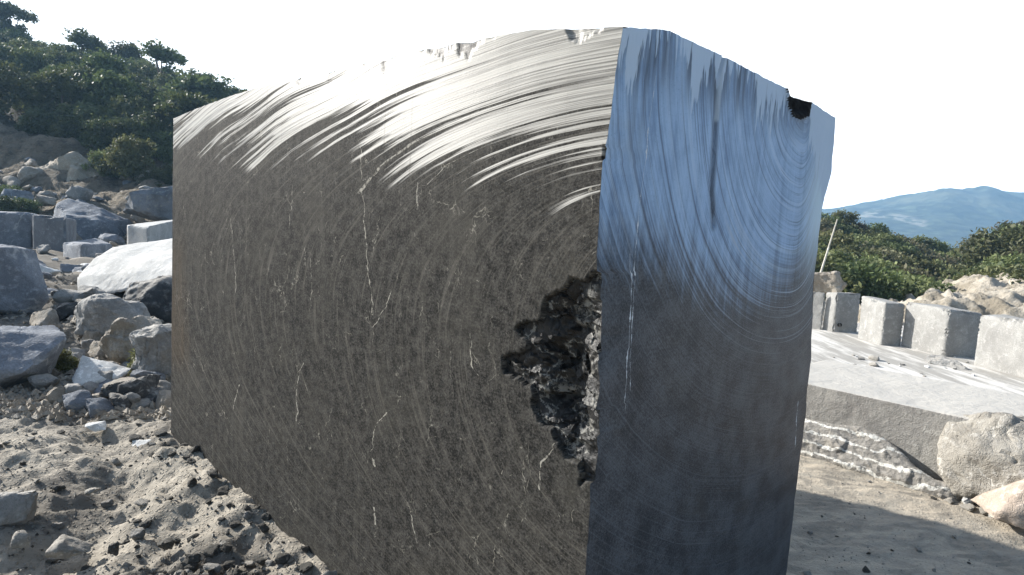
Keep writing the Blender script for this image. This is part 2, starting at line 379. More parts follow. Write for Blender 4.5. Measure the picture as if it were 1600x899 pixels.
cav = Lpx((948, 418), (925, 425), (915, 440), (893, 436), (880, 455), (850, 470), (845, 495), (828, 500), (805, 515), (822, 532), (825, 547), (800, 556), (785, 560), (787, 578), (808, 590), (830, 602), (832, 618), (836, 647), (852, 668), (870, 690), (882, 712), (905, 722), (905, 757), (922, 755), (960, 740), (990, 560))
sdv = poly_sd(Ue, Vv, cav) + .012 * fbm(Ue * 22, Vv * 22, 0, 3, 84)
dent = Lpx((950, 222), (943, 232), (941, 246), (946, 258), (960, 240))
sd2 = poly_sd(Ue, Vv, dent) + .004 * fbm(Ue * 30, Vv * 30, 0, 2, 85)
top_chip = topL - Vv < .07 * np.clip(chipn(U + .02 * fbm(U * 30, Vv * 30, 0, 2, 80)) - .1, 0, 1) * sst(.55, .75, U) * sst(2.3, 1.7, U)
scoop = poly_sd(Ue, Vv, Lpx((880, 36), (893, 62), (905, 66), (925, 52), (940, 46), (945, 34)))
def facets(x, y, sc, tilt, seed):
    x = x * sc; y = y * sc; xi, yi = np.floor(x).astype(int), np.floor(y).astype(int); bd_ = np.full(x.shape, 1e9); r = np.zeros_like(x)
    for a in (-1, 0, 1):
        for b in (-1, 0, 1):
            cx, cy = xi + a, yi + b; z0 = 0 * cx
            px_ = cx + .5 + .48 * _hash(cx, cy, z0, seed); py_ = cy + .5 + .48 * _hash(cx, cy, z0, seed + 1); d = np.hypot(x - px_, y - py_)
            val = .55 * _hash(cx, cy, z0, seed + 2) + tilt * ((x - px_) * _hash(cx, cy, z0, seed + 3) + (y - py_) * _hash(cx, cy, z0, seed + 4))
            r = np.where(d < bd_, val, r); bd_ = np.minimum(bd_, d)
    return r
wx, wy = Ue + .02 * fbm(Ue * 9, Vv * 9, 0, 3, 93), Vv * 1.5 + .02 * fbm(Ue * 9, Vv * 9, 5, 3, 94)
fac = .040 * facets(wx + .35 * wy, wy, 6, 1.3, 501) + .014 * facets(wx - .2 * wy, wy, 15, 1.4, 511) + .003 * facets(wx, wy, 40, 1.2, 521)
dep = np.where(sdv > 0, .022 + .09 * sst(0, .16, sdv) * sst(-.02, .2, Ue) + fac * sst(-.01, .05, sdv) * (.35 + .65 * sst(0, .12, Ue)), 0)
dep = np.where(sdv > 0, np.maximum(dep + .001 * fbm(Ue * 40, Vv * 40, 0, 3, 87), .008), dep)
dep = np.where(sd2 > 0, np.maximum(dep, .009 + .004 * fbm(Ue * 30, Vv * 30, 0, 2, 88)), dep)
dep = np.where(scoop > 0, .010 + .006 * fbm(Ue * 12, Vv * 20, 0, 3, 90), dep)
dep = np.where(top_chip, np.maximum(dep, .003 + .001 * fbm(Ue * 20, Vv * 20, 0, 3, 89)), dep)
dep = dep + .0012 * fbm(Ue * 3, Vv * 3, 0, 3, 91)
dep0 = dep[0].copy(); v0col = Vv[0].copy(); e0col = e[0].copy()
PL = np.stack([N0[0] + Ue * UD[0] + dep * WD[0], N0[1] + Ue * UD[1] + dep * WD[1], Vv], -1)
# flow of the saw marks: nested arcs opening towards the near edge
aa = np.array([.02, .4, .95, 1.38, 1.77, 2.6, 3.37, 4.2, 7.0]); bt = np.array([.25, .5, .64, .75, .84, .98, 1.10, 1.28, 1.6]); bb = np.array([.2, .5, .84, .98, 1.08, 1.24, 1.36, 1.55, 1.8])
def solve_level(u, dv):
    lo = np.full(u.shape, .021); hi = np.full(u.shape, 7.0)
    for _ in range(30):
        m = (lo + hi) / 2; b = np.where(dv > 0, np.interp(m, aa, bt), np.interp(m, aa, bb))
        ins = (u / m) ** 2 + (dv / b) ** 2 > 1; lo = np.where(ins, m, lo); hi = np.where(ins, hi, m)
    return (lo + hi) / 2
uu = Ue + .06; dv = Vv - 1.17 + .022 * fbm(Ue * 1.1, Vv * 1.1, 0, 2, 92)
LV = solve_level(uu, dv); bv = np.interp(LV, aa, bt); ang = np.arctan2(dv / bv, uu / LV); arc = ang * (.5 + LV * .5)
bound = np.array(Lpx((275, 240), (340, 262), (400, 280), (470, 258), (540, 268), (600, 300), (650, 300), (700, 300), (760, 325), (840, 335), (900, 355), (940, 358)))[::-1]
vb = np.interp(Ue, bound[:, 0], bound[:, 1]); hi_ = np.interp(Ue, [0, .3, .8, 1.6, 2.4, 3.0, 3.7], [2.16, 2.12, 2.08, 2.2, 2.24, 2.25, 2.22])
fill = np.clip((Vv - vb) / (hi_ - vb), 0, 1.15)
gx = (solve_level(uu + .004, dv) - solve_level(uu - .004, dv)); gy = (solve_level(uu, dv + .004) - solve_level(uu, dv - .004)); gl = np.hypot(gx, gy) + 1e-9; gx, gy = gx / gl, gy / gl       # across the grooves

LT = [([(563, 225), (568, 300), (573, 400), (580, 460), (583, 512)], .0035), ([(622, 452), (640, 466), (658, 480)][::-1] if 0 else [(612, 452), (604, 475), (585, 510)], .003), ([(476, 385), (479, 430), (478, 480)], .002), ([(486, 395), (487, 440), (485, 488)], .0018),
      ([(360, 340), (366, 400), (369, 460)], .0035), ([(474, 566), (466, 600), (462, 658)], .004), ([(608, 645), (592, 662), (582, 690), (578, 705)], .004), ([(582, 715), (586, 730)], .008), ([(583, 790), (585, 822)], .007), ([(735, 520), (737, 570), (750, 590)], .003),
      ([(790, 735), (786, 745)], .003), ([(866, 690), (848, 730), (846, 768)], .004), ([(640, 800), (650, 850)], .003), ([(372, 600), (366, 640)], .004), ([(459, 285), (452, 360)], .0025), ([(655, 285), (652, 330)], .004),
      ([(700, 196), (640, 226), (600, 256), (578, 282), (562, 303)], .0045), ([(820, 150), (760, 168), (700, 196)], .003), ([(770, 222), (700, 258), (668, 290)], .003)]
lt = np.full(Ue.shape, 9.0); lg = np.zeros_like(Ue)
for pts_, w_ in LT:
    q_ = np.array(Lpx(*pts_)); q_ = q_[np.argsort(q_[:, 1])]; f_ = np.interp(Vv, q_[:, 1], q_[:, 0]) + .010 * fbm(Vv * 13, 0 * Vv, 0, 4, 109, .65)
    sl_ = 1.0 if w_ != .0045 else .35
    ok_ = (Vv > q_[0, 1]) & (Vv < q_[-1, 1]) & (np.abs(Ue - f_) < .05)
    lt = np.where(ok_, (Ue - f_) / (w_ * .8) * sl_, lt); lg = np.where(ok_, 1.0, lg)
t = NT('dark_sawn_stone'); FL, FC = t.uv('flow'), t.uv('face'); fl = t.attr('fill'); 
warp = t.noise(FC, 2.2, 3, .5, o=1)
str1 = t.noise(t.addv(t.scale(FL, (58, .6, 1)), warp, .4), 1.0, 4, .62)
str2 = t.noise(t.scale(FL, (150, 1.1, 1)), 1.0, 4, .7)
str3 = t.noise(t.scale(FL, (15, .6, 1)), 1.0, 3, .5)
mot = t.noise(FC, 20, 8, .78); mot2 = t.noise(FC, 2.0, 5, .6); fine = t.noise(FC, 105, 5, .8)
vstr = t.noise(t.scale(FC, (14, 1.1, 1)), 1.0, 5, .65)
col = t.mix(t.ramp(t.math('ADD', t.math('MULTIPLY', mot, .5), t.math('MULTIPLY', fine, .5)), .42, .60), (.012, .012, .0115), (.078, .074, .067))
col = t.mix(t.ramp(mot2, .45, .70, 0, .4), col, (.070, .066, .056))
col = t.mix(t.ramp(vstr, .50, .72, 0, .3), col, (.10, .094, .082))
col = t.mix(t.ramp(str2, .50, .72, 0, .55), col, (.14, .13, .112))
col = t.mix(t.ramp(fine, .60, .72, 0, .8), col, (.20, .19, .165))
# calcite veinlets: broken cell edges, mostly horizontal ticks and upright threads
v1 = t.voro(t.addv(t.scale(FC, (1.0, .42, 1)), t.noise(FC, 5, 4, .6, o=1), .16), 5.2, 'DISTANCE_TO_EDGE')
m1 = t.math('MULTIPLY', t.ramp(v1, .0, .012, 1, 0), t.ramp(t.noise(FC, 4.5, 3, .6), .50, .64))
v2 = t.voro(t.addv(FC, t.noise(FC, 8, 4, .6, o=1), .12), 13, 'DISTANCE_TO_EDGE')
m2 = t.math('MULTIPLY', t.ramp(v2, .0, .03, 1, 0), t.ramp(t.noise(FC, 9, 3, .7), .57, .68))
vm = t.math('MULTIPLY', t.math('MAXIMUM', m1, m2), .75); vm = t.math('MULTIPLY', vm, t.ramp(t.noise(FC, 42, 3, .7), .38, .6))
col = t.mix(vm, col, (.34, .32, .27))
lm_ = t.math('MULTIPLY', t.math('LESS_THAN', t.math('ABSOLUTE', t.attr('lt')), t.ramp(t.noise(FC, 16, 4, .6), .3, .7, .3, 1.7)), t.ramp(t.attr('lg'), .95, 1.0))
lm_ = t.math('MULTIPLY', lm_, t.ramp(t.noise(FC, 38, 4, .75), .40, .56, .0, .85)); col = t.mix(lm_, col, (.38, .36, .31))
rust = t.attr('rust'); col = t.mix(t.math('MULTIPLY', rust, t.ramp(vstr, .3, .7, .3, .9)), col, (.105, .072, .04))
# pale streaks: polish glare painted into the base colour, running with the saw marks
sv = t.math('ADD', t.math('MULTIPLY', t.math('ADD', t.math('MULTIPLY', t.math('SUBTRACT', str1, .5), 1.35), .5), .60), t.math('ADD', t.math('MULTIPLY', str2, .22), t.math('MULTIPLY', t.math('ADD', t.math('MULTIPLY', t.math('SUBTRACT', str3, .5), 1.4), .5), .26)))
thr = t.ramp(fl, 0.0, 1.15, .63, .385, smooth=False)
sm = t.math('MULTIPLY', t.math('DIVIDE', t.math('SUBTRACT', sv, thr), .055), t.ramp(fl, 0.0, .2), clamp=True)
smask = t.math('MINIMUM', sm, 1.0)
glarec = t.mix(t.ramp(str2, .38, .62), (.15, .145, .13), (.46, .445, .405))
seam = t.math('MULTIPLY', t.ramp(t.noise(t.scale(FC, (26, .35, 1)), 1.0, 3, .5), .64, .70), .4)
glarec = t.mix(seam, glarec, (.15, .14, .12))
col = t.mix(smask, col, glarec)
col = t.mix(t.attr('dark'), col, t.mix(t.ramp(fine, .4, .6), (.015, .015, .014), (.12, .11, .10)))
rough = t.fmix(smask, t.ramp(mot, .3, .7, .62, .75), t.ramp(str2, .3, .7, .40, .58))
ht = t.math('ADD', t.math('MULTIPLY', str2, .5), t.math('MULTIPLY', fine, .35)); ht = t.math('ADD', ht, t.math('MULTIPLY', str1, .5))
nrm = t.bump(ht, .0035, .55)
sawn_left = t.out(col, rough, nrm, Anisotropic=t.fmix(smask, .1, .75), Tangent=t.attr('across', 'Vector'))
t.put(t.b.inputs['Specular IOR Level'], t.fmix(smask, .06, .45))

def fracture_mat():
    t = NT('fractured_stone'); P = t.obj()
    n1 = t.noise(P, 7, 6, .65); n2 = t.noise(P, 38, 6, .7)
    col = t.mix(t.ramp(n2, .4, .66), (.004, .004, .004), (.024, .0235, .022))
    a = t.voro(t.addv(t.scale(P, (1, 1, 1.9)), t.noise(P, 6, 5, .65, o=1), .35), 5.5, 'DISTANCE_TO_EDGE')
    vm = t.math('MULTIPLY', t.ramp(a, .0, .05, 1, 0), t.ramp(n1, .45, .50)); vm = t.math('MULTIPLY', vm, t.ramp(n2, .40, .5))
    pale = t.math('MULTIPLY', t.attr('pale'), t.ramp(n2, .46, .54)); vm = t.math('MAXIMUM', vm, pale)
    col = t.mix(vm, col, (.19, .185, .165))
    return t.out(col, t.ramp(n2, .3, .7, .28, .6), t.bump(t.math('ADD', n2, n1), .008, .8))
fract = fracture_mat()

def split_grid(name, Pg, cavm, main_mat, parent, extra, sub_name, sub_label, attrs):
    nu, nv = Pg.shape[:2]; Fc = grid_faces(nu, nv); fl_ = cavm.ravel()
    isc = fl_[Fc].mean(1) > .5
    outs = []
    for nm, sel, mt in ((name, ~isc, main_mat), (sub_name, isc, fract)):
        ff = Fc[sel]
        if len(ff) == 0: outs.append(None); continue
        used, inv = np.unique(ff, return_inverse=True)
        m = np_mesh(nm, Pg.reshape(-1, 3)[used], inv.reshape(ff.shape), smooth=(mt is main_mat))
        for k_, a in attrs.items():
            if a.ndim == 2: set_attr(m, k_, a.ravel()[used])
            else:
                at_ = m.attributes.new(k_, 'FLOAT_VECTOR', 'POINT'); at_.data.foreach_set('vector', a.reshape(-1, 3)[used].astype(np.float32).ravel())
        for un, (a, b) in extra.items(): set_uv(m, un, a.ravel()[used], b.ravel()[used])
        outs.append((nm, m, mt))
    return outs

root = link('stone_block', None, None, label='huge upright dark sawn stone block with arced saw marks in the middle', cat='stone block', loc=(0, 0, 0))
across = np.stack([gx * UD[0], gx * UD[1], gy], -1)
rust = sst(3.35, 3.6, U + .06 * fbm(U * 3, Vv * 3, 0, 3, 95)) * sst(.35, .6, Vv) * sst(1.5, 1.2, Vv) * .5
pale = np.maximum(sst(.035, .0, line_d(Ue, Vv, Lpx((828, 605), (860, 612), (900, 625), (930, 632))) ), sst(.02, .0, line_d(Ue, Vv, Lpx((925, 440), (905, 480), (885, 500), (925, 520)))))
cavm = (sdv > 0).astype(float)
dark = ((sd2 > 0) | (top_chip & (sdv <= 0))).astype(float)
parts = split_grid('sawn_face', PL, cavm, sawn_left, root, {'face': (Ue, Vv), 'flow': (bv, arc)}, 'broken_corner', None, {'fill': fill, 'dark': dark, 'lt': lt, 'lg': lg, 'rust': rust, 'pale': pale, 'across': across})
for p_, lab in zip(parts, ('long dark sawn face with curved glare streaks painted across its top', 'jagged dark hollow broken out of the near corner')):
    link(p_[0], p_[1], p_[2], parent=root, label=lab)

# right, shaded face
s_n = 300; p_ax = np.linspace(0, 1, s_n)
Pp, Qq = np.meshgrid(p_ax, q_ax, indexing='ij')
topR = lambda s_: np.interp(s_, [0, .25, .62, 1.19, 1.47, 1.77], [2.221, 2.272, 2.268, 2.25, 2.24, 2.215])
right_edge = lambda v: np.interp(v, [-.34, -.15, .33, .7, .87, 1.0, 1.4, 1.53, 1.75, 1.95, 2.22], [1.73, 1.74, 1.755, 1.78, 1.765, 1.778, 1.70, 1.71, 1.715, 1.80, 1.77]) + .006 * fbm(np.asarray(v) * 11, 0 * np.asarray(v), 0, 3, 101)
Ss = Pp * 1.77; tR = topR(Ss) - .004 * np.abs(fbm(Ss * 20, 0 * Ss, 0, 2, 102)); tR[0] = topL[0, 0]
VR = ZB + Qq * (tR - ZB)
SR = Pp * right_edge(VR)
d0 = np.interp(VR, v0col, dep0); e0 = np.interp(VR, v0col, e0col); blend = np.clip(1 - Pp / .16, 0, 1)
SR2 = SR + d0 * blend
inw = e0 * np.clip(1 - Pp / .25, 0, 1) ** 2
hole = poly_sd(SR, VR, Rpx((1226, 120), (1229, 165), (1236, 183), (1248, 189), (1260, 182), (1268, 160), (1268, 130))) + .006 * fbm(SR * 20, VR * 20, 0, 2, 103)
inw = inw + np.where(hole > 0, -.006 + .035 * sst(0.01, .05, hole) + .01 * fbm(SR * 18, VR * 18, 0, 3, 104), 0)
drip_env = np.interp(SR, [0, .01, .05, .12, .14, .33, .36, .5, .55, .60, .66, .9, .93, 1.0, 1.15, 1.3, 1.43, 1.50, 1.65, 1.75, 1.9],
                     [.02, .12, .20, .16, .01, .01, .14, .18, .06, .22, .05, .02, .16, .17, .14, .02, .06, .22, .34, .50, .5])
drip = (VR - (tR - drip_env)) / .12
crk = line_d(SR, VR, Rpx((1133, 82), (1122, 120), (1118, 200), (1112, 300), (1116, 352)))
inw = inw + .012 * sst(.012, .002, crk)
crk_p = sst(.020, .004, line_d(SR, VR, Rpx((1136, 80), (1128, 105), (1124, 150), (1121, 185)))) 
inw = inw + .0015 * fbm(SR * 3, VR * 3, 0, 3, 105)
PR = np.stack([N0[0] + SR2 * WD[0] + inw * UD[0], N0[1] + SR2 * WD[1] + inw * UD[1], VR], -1)
# flow on this face: upright lines on the left, nested U-shaped arcs on the right
cx_, cy_ = 1.42, 2.26
dxx, dyy = SR - cx_, np.clip(cy_ - VR, 0, 9)
lev = np.sqrt((dxx / np.where(dxx < 0, 1.06, .46 + .25 * sst(.6, 1.2, cy_ - VR))) ** 2 + dyy ** 2) + .012 * fbm(SR * 2, VR * 2, 0, 2, 106)
angR = np.arctan2(-(dyy + .001), dxx); arcR = angR * .8 + np.clip(VR - cy_, 0, 1)
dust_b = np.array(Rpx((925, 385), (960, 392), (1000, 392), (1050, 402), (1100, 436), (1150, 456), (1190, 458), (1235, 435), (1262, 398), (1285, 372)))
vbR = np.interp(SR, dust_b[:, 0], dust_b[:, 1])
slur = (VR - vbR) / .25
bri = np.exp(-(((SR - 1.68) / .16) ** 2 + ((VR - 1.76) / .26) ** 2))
def thread(pts):
    q_ = np.array(Rpx(*pts))[::-1]; f_ = np.interp(VR, q_[:, 1], q_[:, 0]); g_ = np.where((VR > q_[0, 1]) & (VR < q_[-1, 1]), 1.0, 0.0)
    return SR - f_ + .003 * fbm(VR * 14, 0 * VR, 0, 3, 108), g_
th1, tg1 = thread([(1026, 118), (1016, 200), (1012, 260), (1007, 310), (1003, 345), (998, 400), (992, 460), (986, 540), (984, 610)])
th2, tg2 = thread([(991, 398), (989, 450), (984, 520), (979, 580), (974, 642)])
th3, tg3 = thread([(1247, 628), (1244, 660), (1242, 700)])
t = NT('shaded_sawn_stone'); FL, FC = t.uv('flow'), t.uv('face')  # slurry and stone colours carry the sky's blue light, painted in
fine = t.noise(FC, 110, 5, .75); mot = t.noise(FC, 7, 7, .7); line = t.noise(t.scale(FL, (88, .7, 1)), 1.0, 4, .62); line2 = t.noise(t.scale(FL, (26, .5, 1)), 1.0, 3, .55)
vst = t.noise(t.scale(FC, (22, .7, 1)), 1.0, 5, .65)
col = t.mix(t.ramp(t.math('ADD', t.math('MULTIPLY', mot, .45), t.math('MULTIPLY', fine, .55)), .41, .60), (.018, .021, .028), (.088, .098, .115))
col = t.mix(t.ramp(line, .52, .72, 0, .5), col, (.125, .14, .165))
col = t.mix(t.ramp(t.noise(FC, 3, 4), .52, .7, 0, .12), col, (.10, .09, .07))
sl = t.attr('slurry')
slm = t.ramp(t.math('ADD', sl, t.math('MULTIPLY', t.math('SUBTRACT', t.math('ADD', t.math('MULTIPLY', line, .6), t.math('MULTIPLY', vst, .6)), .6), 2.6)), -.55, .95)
slc_sky = t.mix(t.ramp(t.math('ADD', t.math('MULTIPLY', line, .35), t.math('ADD', t.math('MULTIPLY', vst, .35), t.math('MULTIPLY', mot, .3))), .36, .60), (.18, .285, .46), (.355, .51, .73))
slc_sky = t.mix(t.ramp(line2, .52, .66, 0, .6), slc_sky, (.46, .60, .78)); slc_sky = t.mix(t.ramp(line, .46, .34, 0, .75), slc_sky, (.12, .17, .26))
slc_sky = t.mix(t.ramp(fine, .55, .72, 0, .5), slc_sky, (.09, .14, .22))
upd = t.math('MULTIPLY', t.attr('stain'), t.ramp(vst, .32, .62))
slc_sky = t.mix(upd, slc_sky, (.075, .105, .155))
col = t.mix(slm, col, slc_sky)
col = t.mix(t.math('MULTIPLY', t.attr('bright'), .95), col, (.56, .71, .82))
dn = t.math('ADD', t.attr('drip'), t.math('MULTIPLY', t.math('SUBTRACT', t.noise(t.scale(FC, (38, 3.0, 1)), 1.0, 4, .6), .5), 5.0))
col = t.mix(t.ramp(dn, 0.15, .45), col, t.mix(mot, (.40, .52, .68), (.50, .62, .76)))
ring = t.math('MULTIPLY', t.ramp(line, .56, .60), t.ramp(t.attr('ringz'), .0, 1.0)); col = t.mix(t.math('MULTIPLY', ring, .75), col, (.40, .47, .56))
col = t.mix(t.attr('crk'), col, (.35, .44, .55))
for k_, wd_, dens in (('1', .0032, .47), ('2', .0036, .46), ('3', .003, .4)):
    dn_ = t.noise(t.scale(FC, (6, 13, 1)), 1.0 + int(k_) * .13, 4, .6)
    ln_ = t.math('LESS_THAN', t.math('ABSOLUTE', t.attr('th' + k_)), t.math('MULTIPLY', t.ramp(dn_, dens, dens + .25, .15, 1.6), wd_))
    ln_ = t.math('MULTIPLY', t.math('MULTIPLY', ln_, t.attr('tg' + k_)), t.ramp(t.noise(FC, 30, 3, .7), .36, .5))
    col = t.mix(ln_, col, (.62, .67, .72))
hh = t.math('ADD', t.math('MULTIPLY', line, .7), t.math('ADD', t.math('MULTIPLY', fine, .3), t.math('MULTIPLY', line2, .5)))
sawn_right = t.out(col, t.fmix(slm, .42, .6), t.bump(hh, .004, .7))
ringz = np.exp(-((lev - .87) / .11) ** 2) * sst(1.78, 1.6, VR) * sst(.6, .9, SR) + .35 * np.exp(-((lev - 1.10) / .12) ** 2) * sst(1.6, 1.4, VR)
stain = sst(2.0, 2.2, VR) * (1 - .7 * sst(.3, .34, SR) * sst(.4, .36, SR)) * .9 + .5 * np.exp(-((SR - .13) / .05) ** 2) * sst(1.6, 2.0, VR) + .8 * sst(.05, .0, np.abs(SR - 1.60 + .0 * VR)) * sst(1.75, 2.0, VR) + 1.0 * sst(.035, .008, crk)
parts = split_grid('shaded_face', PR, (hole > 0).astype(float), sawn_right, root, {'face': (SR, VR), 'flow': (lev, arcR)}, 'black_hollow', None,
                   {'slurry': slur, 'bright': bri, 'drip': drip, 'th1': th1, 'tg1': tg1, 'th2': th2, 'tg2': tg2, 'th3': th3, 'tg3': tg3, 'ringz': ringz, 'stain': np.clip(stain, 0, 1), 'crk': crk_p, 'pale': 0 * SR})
parts[1] = (parts[1][0], parts[1][1], stone_mat('hollow_shade', (.003, .003, .003), (.009, .009, .009), (.02, .02, .02), bump=.02, sc=5))  # near-black base puts the hollow's shade into the colour
for p_, lab in zip(parts, ('narrow shaded face with slurry tinted by painted blue sky light and U-shaped saw arcs', 'small hollow painted black as shade at the top edge of the shaded face')):
    link(p_[0], p_[1], p_[2], parent=root, label=lab)
# top and the two hidden sides
na, nb = 120, 60
ia = np.linspace(0, len(u_ax) - 1, na).round().astype(int); ib = np.linspace(0, s_n - 1, nb).round().astype(int)
tl = topL[ia, 0]; eL = PL[ia, -1, :2]; eR = PR[ib, -1, :2]
TX = eL[:, None, :] + eR[None, :, :] - eL[0][None, None, :]
TZ = tl[:, None] + (tR[ib, -1] - tR[0, -1])[None, :]
inner = (np.arange(na) > 0)[:, None] & (np.arange(nb) > 0)[None, :]
TZ = TZ + inner * .012 * (fbm(TX[..., 0] * 5, TX[..., 1] * 5, 0, 3, 110) - .8)
Vt = [np.concatenate([TX, TZ[..., None]], -1).reshape(-1, 3)]; Ft = [grid_faces(na, nb)]
top_m = np_mesh('rough_top', Vt[0], Ft[0])
link('rough_top', top_m, stone_mat('split_stone', (.10, .095, .085), (.20, .19, .17), bump=.03), parent=root)
nq = 40; qz = np.linspace(0, 1, nq)
b1 = np.stack([np.broadcast_to(TX[-1][:, None, 0], (nb, nq)), np.broadcast_to(TX[-1][:, None, 1], (nb, nq)), ZB + (TZ[-1][:, None] - ZB) * qz[None]], -1)
b2 = np.stack([np.broadcast_to(TX[:, -1][:, None, 0], (na, nq)), np.broadcast_to(TX[:, -1][:, None, 1], (na, nq)), ZB + (TZ[:, -1][:, None] - ZB) * qz[None]], -1)
dR = (right_edge(b2[0, :, 2]) - right_edge(np.array([2.2]))[0]); b2[:, :, 0] += dR[None] * WD[0]; b2[:, :, 1] += dR[None] * WD[1]
for nm, bb_ in (('end_face', b1), ('back_face', b2)):
    link(nm, np_mesh(nm, bb_.reshape(-1, 3), grid_faces(bb_.shape[0], nq)), bpy.data.materials['split_stone'], parent=root)

# ------------------------------------------------------------------ stone materials
sun_tan = stone_mat('tan_cracked_stone', (.34, .29, .22), (.48, .42, .33), (.56, .51, .42), bump=.06)
grey_stone = stone_mat('grey_quarry_stone', (.20, .20, .195), (.33, .325, .31), (.44, .43, .41), bump=.03, dusty=.6)
blue_stone = stone_mat('slate_grey_stone', (.15, .165, .19), (.26, .28, .31), (.36, .38, .41), bump=.03, vein=.5)
dark_stone = stone_mat('dark_stone', (.045, .047, .05), (.10, .10, .10), (.2, .2, .19), bump=.025, vein=.6, dusty=.5)
tan_stone = stone_mat('tan_weathered_stone', (.26, .225, .18), (.38, .34, .28), (.48, .44, .38), bump=.04, dusty=.4)
pale_stone = stone_mat('pale_split_stone', (.40, .40, .385), (.54, .54, .52), (.62, .62, .60), bump=.012, sc=1.2)
sawn_grey_unused = stone_mat('sawn_grey_marble', (.34, .345, .345), (.47, .47, .46), (.55, .55, .53), bump=.006, sc=1.3, vein=.25)
white_stone = stone_mat('white_broken_stone', (.62, .62, .60), (.74, .74, .72), bump=.02, sc=3)
clod_mat = stone_mat('damp_soil_clod', (.07, .066, .058), (.13, .122, .105), (.22, .205, .18), bump=.02, sc=8)
pebble_mat = stone_mat('dusty_pebble', (.24, .225, .20), (.38, .36, .32), bump=.01, sc=9, dusty=.7)

# ------------------------------------------------------------------ left: stacked blocks, slab, boulders
def px_block(name, label, bl, bm_, br, tops, z, mat, depth=None, seed=1, tgt=.12, group=None, amp=.012, cat='stone block', label_ok=True):
    """cut block from its three visible base corners (left, middle, right) and the photo heights of the tops above them"""
    b = [on_z(*q_, z) if not isinstance(q_, np.ndarray) else q_ for q_ in (bl, bm_, br)]
    fourth = b[0] + b[2] - b[1]
    if depth is not None: fourth = b[0] + (b[2] - b[1])
    base = b + [fourth]; pts = []
    hs = []
    for q_, P_ in zip(tops, b):
        f = fwd(P_); d = ray(*q_); s_ = math.hypot(P_[0], P_[1]) / math.hypot(d[0], d[1]); hs.append(CAMH + d[2] * s_ - z)
    hs.append(sum(hs) / 3)
    for P_, h_ in zip(base, hs): pts += [(P_[0], P_[1], z - .08), (P_[0], P_[1], z + h_)]
    c = np.mean(base, 0); c[2] = z
    pts = [tuple(np.array(p_) - c) for p_ in pts]
    o = link(name, hull_mesh(name, pts, tgt, amp, seed, 1.6), mat, label=label, cat=cat, group=group); o.location = c
    return o
px_block('stone_block', 'pale bluish cut block at the left edge, beside the darker upright block', (-60, 388), (49, 392), (62, 384), [(-60, 331), (50, 333), (62, 335)], 0, blue_stone, seed=3)
px_block('stone_block', 'darker grey upright cut block between the pale bluish block and layered rock', (51, 398), (103, 402), (120, 394), [(52, 335), (104, 341), (120, 343)], 0, stone_mat('mid_grey_marble', (.13, .14, .155), (.2, .21, .225), bump=.006), seed=4)
px_block('stone_block', 'low flat cut block lying in front of the big layered rock', (98, 408), (127, 415), (176, 400), [(97, 379), (127, 383), (170, 381)], 0, blue_stone, seed=5)
px_block('stone_block', 'pale cut block with rubble on top behind the white slab', (197, 392), (232, 396), (300, 384), [(198, 352), (232, 354), (300, 340)], 0.0, pale_stone, seed=6)
# layered rock behind
pts = [at_y(x, y, Y_) for x, y, Y_ in [(78, 345, 27), (88, 318, 27), (106, 312, 27.5), (160, 325, 27.5), (205, 345, 28), (200, 385, 27), (155, 392, 26), (104, 380, 25.6), (103, 340, 25.8), (155, 345, 26), (85, 400, 27), (120, 330, 30), (190, 345, 31), (180, 390, 31), (90, 395, 30)]]
c = np.mean(pts, 0); o = link('layered_boulder', hull_mesh('layered_boulder', [tuple(p_ - c) for p_ in pts], .16, .1, 7, .9), stone_mat('layered_slate', (.10, .115, .14), (.22, .245, .28), (.34, .36, .39), bump=.06, vein=.4), label='big layered blue grey rock rising behind the stacked cut blocks', cat='boulder'); o.location = c
# big white slab resting on rocks
pts = [at_y(x, y, Y_) for x, y, Y_ in [(119, 432, 10.75), (121, 467, 10.3), (148, 404, 11.1), (176, 388, 11.5), (212, 380, 11.8), (345, 362, 12.1), (205, 456, 9.95), (352, 414, 9.4), (150, 440, 12.4), (352, 432, 12.6)]]
c = np.mean(pts, 0); o = link('white_slab', hull_mesh('white_slab', [tuple(p_ - c) for p_ in pts], .06, .022, 8, 1.4), pale_stone, label='large white slab tilted on rocks just left of the great block, dark gap beneath it', cat='stone slab'); o.location = c
